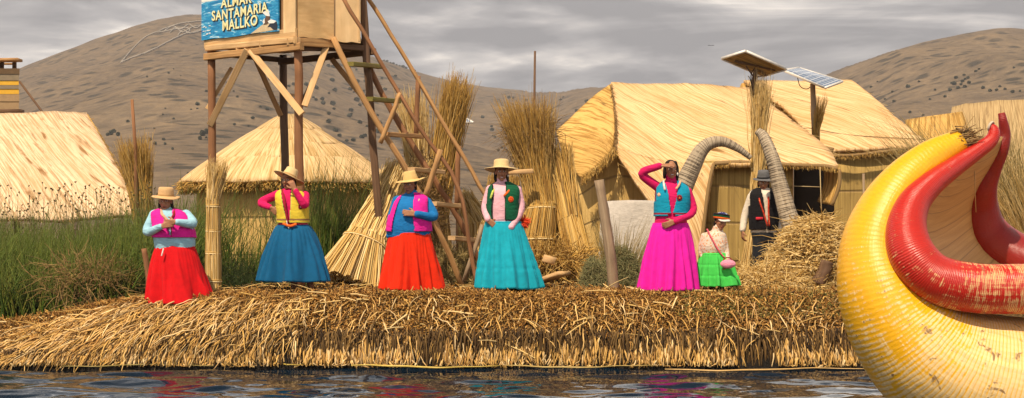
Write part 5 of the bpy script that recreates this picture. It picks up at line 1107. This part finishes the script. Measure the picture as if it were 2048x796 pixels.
def ex1(root, J, hp, R):
    for sx in (-1, 1): scarf('scarf', root, [J(335+sx*13, 417, -.02), J(336+sx*12, 428, -.17), J(338+sx*4, 440, -.20), J(339+sx*2, 452, -.21)], .016, TRIM if sx < 0 else DKRED)
    scarf('zip', root, [J(343, 443, -.235), J(343, 458, -.25), J(343, 474, -.255)], .005, DKRED)
    scarf('ribbon', root, [J(338, 452, -.24), J(340, 458, -.25), J(343, 462, -.24)], .007, WHITEC)
    scarf('apron_string', root, [J(327, 497, -.24), J(325, 505, -.25), J(323, 512, -.255)], .008, WHITEC)
person('stout woman in tan hat, magenta vest, pale blue sleeves and full red skirt', 20.7, 358, 604, (331, 403, -.02),
    [(350, 500, 38, .19, .02), (349, 480, 40, .20, .01), (346, 455, 38, .19, .0), (342, 435, 37, .165, .0), (338, 424, 32, .13, .01), (335, 417, 14, .07, .02)],
    [dict(j=[(309, 430, .0), (295, 463, -.08), (323, 453, -.30)], d=(.9, -.15, .25), pn=(.2, .9, 0), th=(0, 0, 1), curl=.7), dict(j=[(372, 430, .0), (385, 447, -.12), (352, 444, -.30)], d=(-.95, -.1, -.05), pn=(0, .9, .1), th=(0, 0, 1), curl=.7)],
    skirt=dict(top=(350, 492, 37), bot=(360, 607, 66), mat=REDC, amp=.05, pleats=19, pow=.8), sweater=dict(mat=SKY), vest=dict(mat=HOTPINK, trim=HOTPINK, bot=476, top=416, open=(-3, 1, 3, 13), ox=0, aw=.90, arm=.24), hat=dict(brim=.165, crown=.092, h=.105, mat=FELT, band=BAND, droop=.012, roll=.06, taper=.93), tilt=.08, sleeve=(.066, .058, .038), extra=ex1)
def ex2(root, J, hp, R):
    scarf('scarf', root, [J(565, 380, -.05), J(569, 400, -.17), J(572, 425, -.19), J(576, 446, -.19)], .014, DKRED); scarf('sash', root, [J(566, 447, -.18), J(580, 452, -.20), J(593, 448, -.18)], .016, ORF)
    scarf('vest_cord', root, [J(574, 430, -.19), J(574, 446, -.20), J(578, 457, -.20)], .006, WHITEC)
person('woman in tilted cream hat with yellow vest and teal blue skirt, hand at her chin', 21.0, 590, 586, (577, 362, -.02),
    [(586, 458, 29, .15, .02), (586, 440, 28, .15, .0), (584, 420, 29, .15, .0), (582, 398, 30, .14, .0), (581, 385, 27, .11, .01), (580, 377, 12, .06, .02)],
    [dict(j=[(556, 389, .0), (522, 405, .05), (541, 415, -.08)], d=(.75, -.1, -.65), pn=(.2, .9, .2), th=(.5, 0, .6), curl=.5), dict(j=[(610, 391, -.02), (609, 410, -.16), (590, 380, -.20)], d=(-.4, -.05, .85), pn=(-.3, .6, 0), th=(-1, 0, 0), curl=1.1)],
    skirt=dict(top=(586, 451, 30), bot=(590, 563, 68), mat=NAVY, amp=.07, pleats=15, pow=.62), sweater=dict(mat=ROSE), vest=dict(mat=YELV, trim=LIMEV, bot=446, top=378, open=(0, 2, 6, 10), ox=-6, aw=.88, arm=.2, stripe=True, trim2=BANDD, badges=[(604, 414, .03, [DKRED, BLACKC, WHITEC])]),
    hat=dict(brim=.19, crown=.088, h=.11, mat=FELT2, band=BAND, droop=.012, roll=.28, tilt=-.32, taper=.82, z=.05), yaw=-.35, tilt=-.03, legs=[(588, 586), (622, 586)], extra=ex2, sleeve=(.056, .048, .036))
def ex3(root, J, hp, R):
    scarf('scarf', root, [J(843, 385, -.02), J(838, 400, -.14), J(832, 410, -.17), J(828, 418, -.17)], .016, TRIM)
person('stout woman in royal blue sweater, open pink vest and vermilion skirt', 21.0, 822, 580, (820, 370, -.03),
    [(818, 475, 42, .20, .02), (818, 455, 42, .21, .01), (819, 430, 38, .20, .0), (822, 408, 34, .17, .0), (826, 395, 29, .12, .01), (826, 386, 14, .07, .02)],
    [dict(j=[(795, 402, .04), (783, 440, .03), (779, 474, -.03)], d=(-.02, -.1, -1), pn=(.8, .3, 0), th=(.1, -1, 0), curl=.4), dict(j=[(853, 405, .0), (867, 433, -.08), (832, 428, -.25)], d=(-.97, -.05, .12), pn=(0, .9, -.1), th=(0, 0, 1), curl=.35)],
    skirt=dict(top=(819, 467, 40), bot=(823, 580, 58), mat=ORANGE, amp=.055, pleats=21, pow=.8), sweater=dict(mat=ROYAL, collar=.06), vest=dict(mat=HOTPINK, trim=HOTPINK, bot=463, top=388, open=(22, 22, 18, 12), ox=-10, aw=.90, arm=.24),
    hat=dict(brim=.18, crown=.088, h=.105, mat=FELT3, band=FELT3, droop=.008, roll=-.1, taper=.8, tilt=.0), yaw=-.45, tilt=.12, hair='back', sleeve=(.066, .058, .043), extra=ex3)
def ex4(root, J, hp, R):
    n = 260; c = J(1046, 442, .02); d = nrm(RNG.normal(0, 1, (n, 3))+np.array([.2, -.2, -.9]))*RNG.uniform(.05, .11, (n, 1)); strands('wool_tassel', [strand_arrays(np.repeat(c[None], n, 0)+RNG.normal(0, .012, (n, 3)), d, d*0, .004, 2, 3, .8)], mat_strand('tassel_red', [(.75, .03, .01), (.8, .10, .02)]), root)
    mb = MB(); ellip(mb, hp(.076, -.01, -.04), (.012, .012, .012), None, 6); mb.build('earring', WHITEC, root)
    scarf('scarf', root, [J(1022, 372, -.04), J(1017, 382, -.15), J(1008, 392, -.17)], .013, ORF); scarf('scarf', root, [J(990, 374, -.04), J(985, 385, -.15), J(981, 397, -.16)], .013, LIMEV)
person('smiling woman in wide hat with green vest, pale pink sleeves and turquoise skirt', 21.0, 1015, 577, (1003, 345, -.02),
    [(1007, 450, 33, .16, .02), (1006, 435, 31, .155, .0), (1005, 412, 30, .155, .0), (1007, 388, 31, .145, .0), (1007, 374, 28, .11, .01), (1005, 364, 13, .065, .02)],
    [dict(j=[(981, 379, .0), (971, 414, -.02), (976, 440, -.14)], d=(.75, -.1, -.6), pn=(.1, 1, .1), th=(.3, 0, .9), curl=.45), dict(j=[(1034, 380, .0), (1041, 418, -.02), (1021, 456, -.16)], d=(-.3, -.1, -.9), pn=(-.2, 1, .1), th=(-.9, 0, 0), curl=.45)],
    skirt=dict(top=(1007, 445, 35), bot=(1017, 577, 60), mat=TURQ, amp=.05, pleats=20, pow=.85, tiers=[.42, .57, .70]), sweater=dict(mat=PINKL), vest=dict(mat=GREENV, trim=BLACKC, trim2=TRIM, bot=441, top=366, open=(11, 12, 11, 12), ox=-8, aw=.92, arm=.24, badges=[(1022, 399, .034, [ORF, REDC, ORF])]),
    hat=dict(brim=.205, crown=.094, h=.095, mat=FELT2, band=FELT2, droop=.022, taper=.92, tilt=-.12), yaw=.08, smile=True, extra=ex4, sleeve=(.058, .052, .04), tilt=0.02)
def ex5(root, J, hp, R):
    mb = MB(); ellip(mb, hp(.075, -.02, -.05), (.012, .010, .02), None, 6); mb.build('earring', WHITEC, root)
    scarf('pompom_cord', root, [J(1327, 362, -.06), J(1328, 370, -.15), J(1330, 380, -.17)], .013, WHITEC); scarf('pompom_cord', root, [J(1361, 362, -.05), J(1358, 370, -.14), J(1352, 378, -.17)], .013, TRIM)
person('woman in crimson sweater, peacock blue vest and fuchsia skirt, shading her eyes', 21.0, 1338, 580, (1342, 340, -.02),
    [(1341, 452, 33, .16, .02), (1342, 438, 31, .155, .0), (1344, 415, 32, .155, .0), (1345, 390, 33, .15, .0), (1344, 374, 30, .115, .01), (1342, 362, 14, .065, .02)],
    [dict(j=[(1318, 376, .0), (1284, 347, -.06), (1321, 331, -.13)], d=(.85, -.25, .0), pn=(.1, .5, -.9), th=(0, .6, -.4), curl=.25), dict(j=[(1375, 384, .0), (1385, 423, -.03), (1350, 443, -.21)], d=(-.9, -.05, -.35), pn=(-.1, 1, 0), th=(-.2, 0, 1), curl=.45)],
    skirt=dict(top=(1341, 448, 34), bot=(1338, 581, 58), mat=FUCHSIA, amp=.055, pleats=16, pow=.72), sweater=dict(mat=ROSE, collar=.062), vest=dict(mat=PEACOCK, trim=PEACOCK, trim2=DKRED, bot=434, top=362, open=(1, 1, 6, 12), ox=-2, aw=.92, arm=.24, stripe=True, round=.02, tw=.008, badges=[(1356, 396, .034, [DKRED, BLACKC, ORF]), (1316, 390, .024, [TRIM, TRIM, TRIM])]),
    hair='long', yaw=.1, tilt=.0, extra=ex5, sleeve=(.058, .052, .042), smile=True)
def exc(root, J, hp, R):
    mb = MB(); c = hp(-.0, .0, .055); 
    for k in range(3): tube(mb, [c+np.array([.088*math.cos(a), .088*math.sin(a)+.0, .018*k-.012*math.cos(a)]) for a in np.linspace(0, 2*np.pi, 17)], .014, 8, False, k)
    mb.build('cap_band', [ORF, GREENV, BLACKC], root)
    mb = MB(); ellip(mb, hp(0, .0, .075), (.084, .09, .055), None, 10); mb.build('knitted_cap', cl('cap_print', (.02, .02, .12), pat=((.75, .05, .25), (.7, .7, .75), (.02, .02, .1))), root)
    mb = MB(); sheet(mb, [[hp(-.075, -.05, .03), hp(-.03, -.085, .035), hp(.04, -.085, .055), hp(.088, -.04, .06)], [hp(-.06, -.09, .012), hp(-.02, -.135, .018), hp(.06, -.125, .036), hp(.10, -.06, .045)]], 5, .004); solid(mb.build('cap_brim', WHITEC, root), .012)
    scarf('bag_strap', root, [J(1414, 458, -.08), J(1424, 478, -.12), J(1438, 502, -.14), J(1449, 516, -.13)], .010, cl('strap_pink', (.7, .12, .16)))
CH = person('small child in patterned cap, flowered jacket and bright green skirt', 21.1, 1432, 580, (1441, 444, -.02),
    [(1428, 512, 27, .11, .02), (1427, 496, 27, .115, .0), (1427, 480, 25, .11, .0), (1429, 468, 22, .09, .0), (1432, 462, 12, .055, .01)],
    [dict(j=[(1408, 472, .0), (1402, 500, -.0), (1408, 520, -.05)], d=(.1, -.1, -1), pn=(.9, .1, 0), th=(0, -1, 0), curl=.4), dict(j=[(1446, 472, -.02), (1452, 498, -.03), (1455, 520, -.10)], d=(-.1, -.2, -1), pn=(-.9, .1, 0), th=(0, -1, 0), curl=.8)],
    skirt=dict(top=(1429, 508, 26), bot=(1432, 572, 39), mat=LIME, amp=.07, pleats=13, pow=.7, tiers=[.35, .68]), sweater=dict(mat=FLOR, collar=.07), hs=.92, yaw=.40, tilt=.12, roll=.2, sleeve=(.042, .038, .032), legs=[(1425, 582), (1443, 582)], extra=exc, hair='back', neck=.045)
# stockings, and the bag in her hand
mb = MB()
for u in (1425, 1443): a = G(u, 21.1); limb(mb, [a+np.array([0, .02, .22]), a+np.array([0, .02, .06]), a+np.array([0, -.07, .03])], [.044, .036, .034], 12)
me = fuse(mb, .006, 'boots'); me.materials.append(MAROON); me.transform(Matrix.Translation(Vector((-wloc(CH)).tolist()))); link_mesh('stockings', me, CH)
mb = MB(); c = P(1456, 528, 20.9); ellip(mb, c, (.095, .04, .055), None, 12); me = fuse(mb, .008, 'handbag'); me.materials.append(cl('bag_pink', (.80, .30, .42))); me.transform(Matrix.Translation(Vector((-c).tolist())))
hbg = tag(link_mesh('handbag', me, None, c), 'small pink handbag held by the child in the green skirt', 'handbag'); mb = MB(); tube(mb, catmull([c+np.array([-.06, 0, .04]), c+np.array([-.03, .0, .075]), c+np.array([.02, 0, .075]), c+np.array([.05, 0, .04])], 4), .007, 6); mb.build('handle', DKRED, hbg)
def exm(root, J, hp, R):
    for sx in (-1, 1): scarf('beaded_cord', root, [J(1527+sx*8, 382, -.03), J(1528+sx*9, 400, -.16), J(1532+sx*5, 425, -.17), J(1537+sx*2, 452, -.17)], .012, mat_cloth('beads_%d' % (sx+1), (.55, .05, .02), pat=((.75, .25, .05), (.6, .05, .03), (.7, .4, .1))))
    mb = MB(); c = J(1519, 437, -.158); mb.add([c+np.array([x, 0, z]) for x, z in ((-.05, -.02), (.05, -.02), (.05, .02), (-.05, .02))]+[c+np.array([x, .01, z]) for x, z in ((-.05, -.02), (.05, -.02), (.05, .02), (-.05, .02))], [(0, 1, 2, 3), (7, 6, 5, 4), (0, 4, 5, 1), (1, 5, 6, 2), (2, 6, 7, 3), (3, 7, 4, 0)]); mb.build('pocket_label', cl('label_red', (.6, .03, .05)), root)
    mb = MB(); R0 = R[0]
    for lu in (1517, 1541):
        a = J(lu, 556); a[2] = float(ground(a[0], a[1])); limb(mb, [np.array([R0[0]+(lu-1529)/F*24*.6, R0[1], R0[2]+.03]), np.array([a[0], R0[1]-.03, (R0[2]+a[2])/2]), a+np.array([0, .02, .06])], [.115, .085, .065], 14, 4)
    loft(mb, [(R0[0], R0[1], R0[2]-.12, .15, .12), (R0[0], R0[1], R0[2]-.02, .18, .135), (R0[0], R0[1], R0[2]+.04, .165, .125)], 24); me = fuse(mb, .01, 'trousers', 3); me.materials.append(cl('dark_trousers', (.02, .022, .028))); me.transform(Matrix.Translation(Vector((-wloc(root)).tolist()))); link_mesh('trousers', me, root)
person('man in grey hat, black waistcoat and cream shirt behind the curled prow', 24.5, 1530, 557, (1527, 366, -.02),
    [(1528, 466, 26, .125, .02), (1528, 440, 27, .13, .0), (1528, 415, 29, .135, .0), (1528, 392, 30, .13, .0), (1527, 382, 25, .10, .01), (1527, 376, 12, .065, .02)],
    [dict(j=[(1503, 394, .0), (1490, 430, .02), (1485, 461, -.05)], d=(.02, -.1, -1), pn=(.8, .2, 0), th=(0, -1, 0), curl=.6), dict(j=[(1553, 394, .0), (1562, 430, .0), (1560, 460, -.06)], d=(0, -.1, -1), pn=(-.8, .2, 0), th=(0, -1, 0), curl=.6)],
    sweater=dict(mat=CREAMC), vest=dict(mat=BLACKC, trim=BLACKC, bot=460, top=376, open=(0, 1, 3, 9), ox=2, aw=.90, arm=.24), hat=dict(brim=.145, crown=.092, h=.115, mat=GREYH, band=BLACKC, droop=.01, taper=.82), hair='back', yaw=-.15, tilt=.15, extra=exm, legs=[(1517, 556), (1541, 556)], sleeve=(.062, .052, .045))

# ---------------------------------------------------------------- far things
figs = [[(242, 127), (262, 103), (285, 80), (302, 70), (318, 64), (330, 58), (360, 49), (385, 45), (410, 43)], [(242, 127), (265, 117), (290, 108), (312, 98), (330, 88), (352, 77), (372, 68), (380, 62), (372, 57), (350, 60), (330, 64), (318, 66)], [(372, 68), (392, 66), (412, 58)],
        [(330, 62), (345, 54), (362, 60), (378, 50), (392, 58), (408, 47)], [(340, 66), (352, 57), (366, 66), (384, 56), (400, 52)], [(356, 72), (366, 62), (380, 68), (398, 62), (410, 66)]]
mb = MB()
for f in figs:
    pp = [ray_terrain(u, v) for u, v in catmull([np.array([u, v, 0.]) for u, v in f], 4)[:, :2]]; pp = [p+np.array([0, -.6, .5]) for p in pp if p is not None]
    for a, b in zip(pp[:-1], pp[1:]):
        if np.linalg.norm(b-a) < 160: tube(mb, [a, b], .5, 4)
CHALK = mat_plain('pale_stones', (.34, .30, .25), .9)
fig = mb.build('hillside_emblem', CHALK, origin=ray_terrain(300, 80)); tag(fig, 'pale outlined emblem laid out across the brown mountainside', 'hillside emblem')
# trees and shrubs dotted over the far hills
def shrubmesh(seed):
    r = np.random.default_rng(seed); n = 260; p = r.normal(0, .42, (n, 3)); p = p/np.maximum(1, np.linalg.norm(p, axis=1))[:, None]*np.array([1, 1, .8]); a = nrm(r.normal(0, 1, (n, 3))); b = nrm(np.cross(a, r.normal(0, 1, (n, 3)))); s = r.uniform(.12, .28, (n, 1))
    c = p+np.array([0, 0, .75]); V = np.stack([c-a*s-b*s, c+a*s-b*s, c+a*s+b*s, c-a*s+b*s], 1).reshape(-1, 3); Q = np.arange(n*4).reshape(n, 4); return V, Q
SCRUB = mat_strand('hill_foliage', [(.040, .050, .035), (.055, .062, .042), (.03, .04, .03), (.07, .075, .05)]); crowns = [npmesh('crown', *shrubmesh(s), None, [SCRUB]) for s in (1, 2, 3)]
mbt = MB(); tube(mbt, [(0, 0, -.2), (0, 0, .7)], [.09, .05], 6); tr0 = mbt.build('trunk', WOODDARK); tmesh = tr0.data; bpy.data.objects.remove(tr0)
def far_tree(u, v, s, label, group, tall=1.0, name='tree'):
    p = ray_terrain(u, v)
    if p is None:
        for dv in (3, 6, 10): 
            p = ray_terrain(u, v+dv)
            if p is not None: break
    if p is None: return
    k = .62*s/F*p[1]; r = empty(name, p, label, 'tree', group); r.scale = (k, k, k*tall); r.rotation_euler = (0, 0, rnd(0, 6))
    o = bpy.data.objects.new('crown', random.choice(crowns)); COL.objects.link(o); o.parent = r; o = bpy.data.objects.new('trunk', tmesh); COL.objects.link(o); o.parent = r
g1_, l1 = 'trees dotting the brown mountainside', 'small dark tree on the brown mountainside behind the lookout tower'
spots = []
for (cu, cv, su, sv, n, s0, s1) in ((320, 180, 60, 22, 9, 2, 4), (500, 250, 90, 40, 24, 3, 7), (640, 200, 50, 30, 22, 4, 8), (690, 260, 45, 40, 30, 4, 9), (760, 180, 40, 30, 12, 3, 6), (610, 300, 60, 30, 16, 4, 8)):
    for _ in range(n): spots.append((random.gauss(cu, su), random.gauss(cv, sv), rnd(s0, s1)))
for u, v, s in spots: far_tree(u, min(v, 360), s, l1, g1_)
for u, v, s in ((222, 270, 7), (228, 266, 6), (215, 272, 5), (236, 272, 6), (405, 272, 9), (414, 268, 8), (400, 280, 6), (300, 282, 5), (310, 290, 5), (268, 262, 5), (640, 300, 6), (655, 310, 6), (330, 290, 4), (345, 300, 4)):
    far_tree(u, v, s, 'dark tree in the cluster low on the mountainside above the reeds', 'trees low on the mountainside above the reeds', 1.4)
for u in (774, 781, 787, 793, 799, 806, 812, 823, 829, 768):
    far_tree(u, np.interp(u, SKY_U, SKY_V)+3, rnd(3, 6), 'dark tree on the mountain crest behind the ladder', 'trees on the mountain crest behind the ladder')
for _ in range(46): far_tree(rnd(890, 1200), rnd(190, 310), rnd(3, 7), 'small dark tree on the terraced slope between ladder and golden hut', 'trees on the terraced slope')
for (u, v, s) in ((1816, 176, 7), (1925, 165, 6), (1912, 158, 6), (1908, 170, 7), (1916, 178, 6), (1930, 176, 6), (1785, 185, 4), (1838, 165, 4), (1952, 145, 5), (1958, 140, 4), (2028, 137, 4), (1966, 178, 6), (1993, 182, 5), (2010, 180, 5), (1755, 165, 3), (1788, 205, 5), (1820, 226, 5), (1846, 232, 4), (1770, 200, 4), (1860, 200, 4), (1890, 195, 5), (1870, 182, 4)):
    far_tree(u, v, s, 'dark tree on the sunlit far hill above the boat', 'trees on the sunlit hill above the boat')
for (u, v) in ((1903, 168), (1922, 170), (1930, 160), (1938, 168), (1936, 158), (1928, 152), (1900, 182), (1980, 184), (2025, 186), (2040, 184), (2000, 176), (1742, 176)): far_tree(u, v, rnd(4, 7), 'dark tree on the sunlit far hill above the boat', 'trees on the sunlit hill above the boat')
# a bird far off in the sky
mb = MB(); c = P(1422, 91, 200); 
for sx in (-1, 1): mb.add([c, c+np.array([sx*.22, 0, .06]), c+np.array([sx*.42, .1, .0]), c+np.array([sx*.2, .12, .04])], [(0, 1, 2, 3)])
tube(mb, [c+np.array([-.02, -.2, -.01]), c, c+np.array([.02, .25, 0])], [.02, .05, .015], 6); tag(mb.build('bird', BLACKC, origin=c), 'tiny dark bird flying under the grey clouds', 'bird')
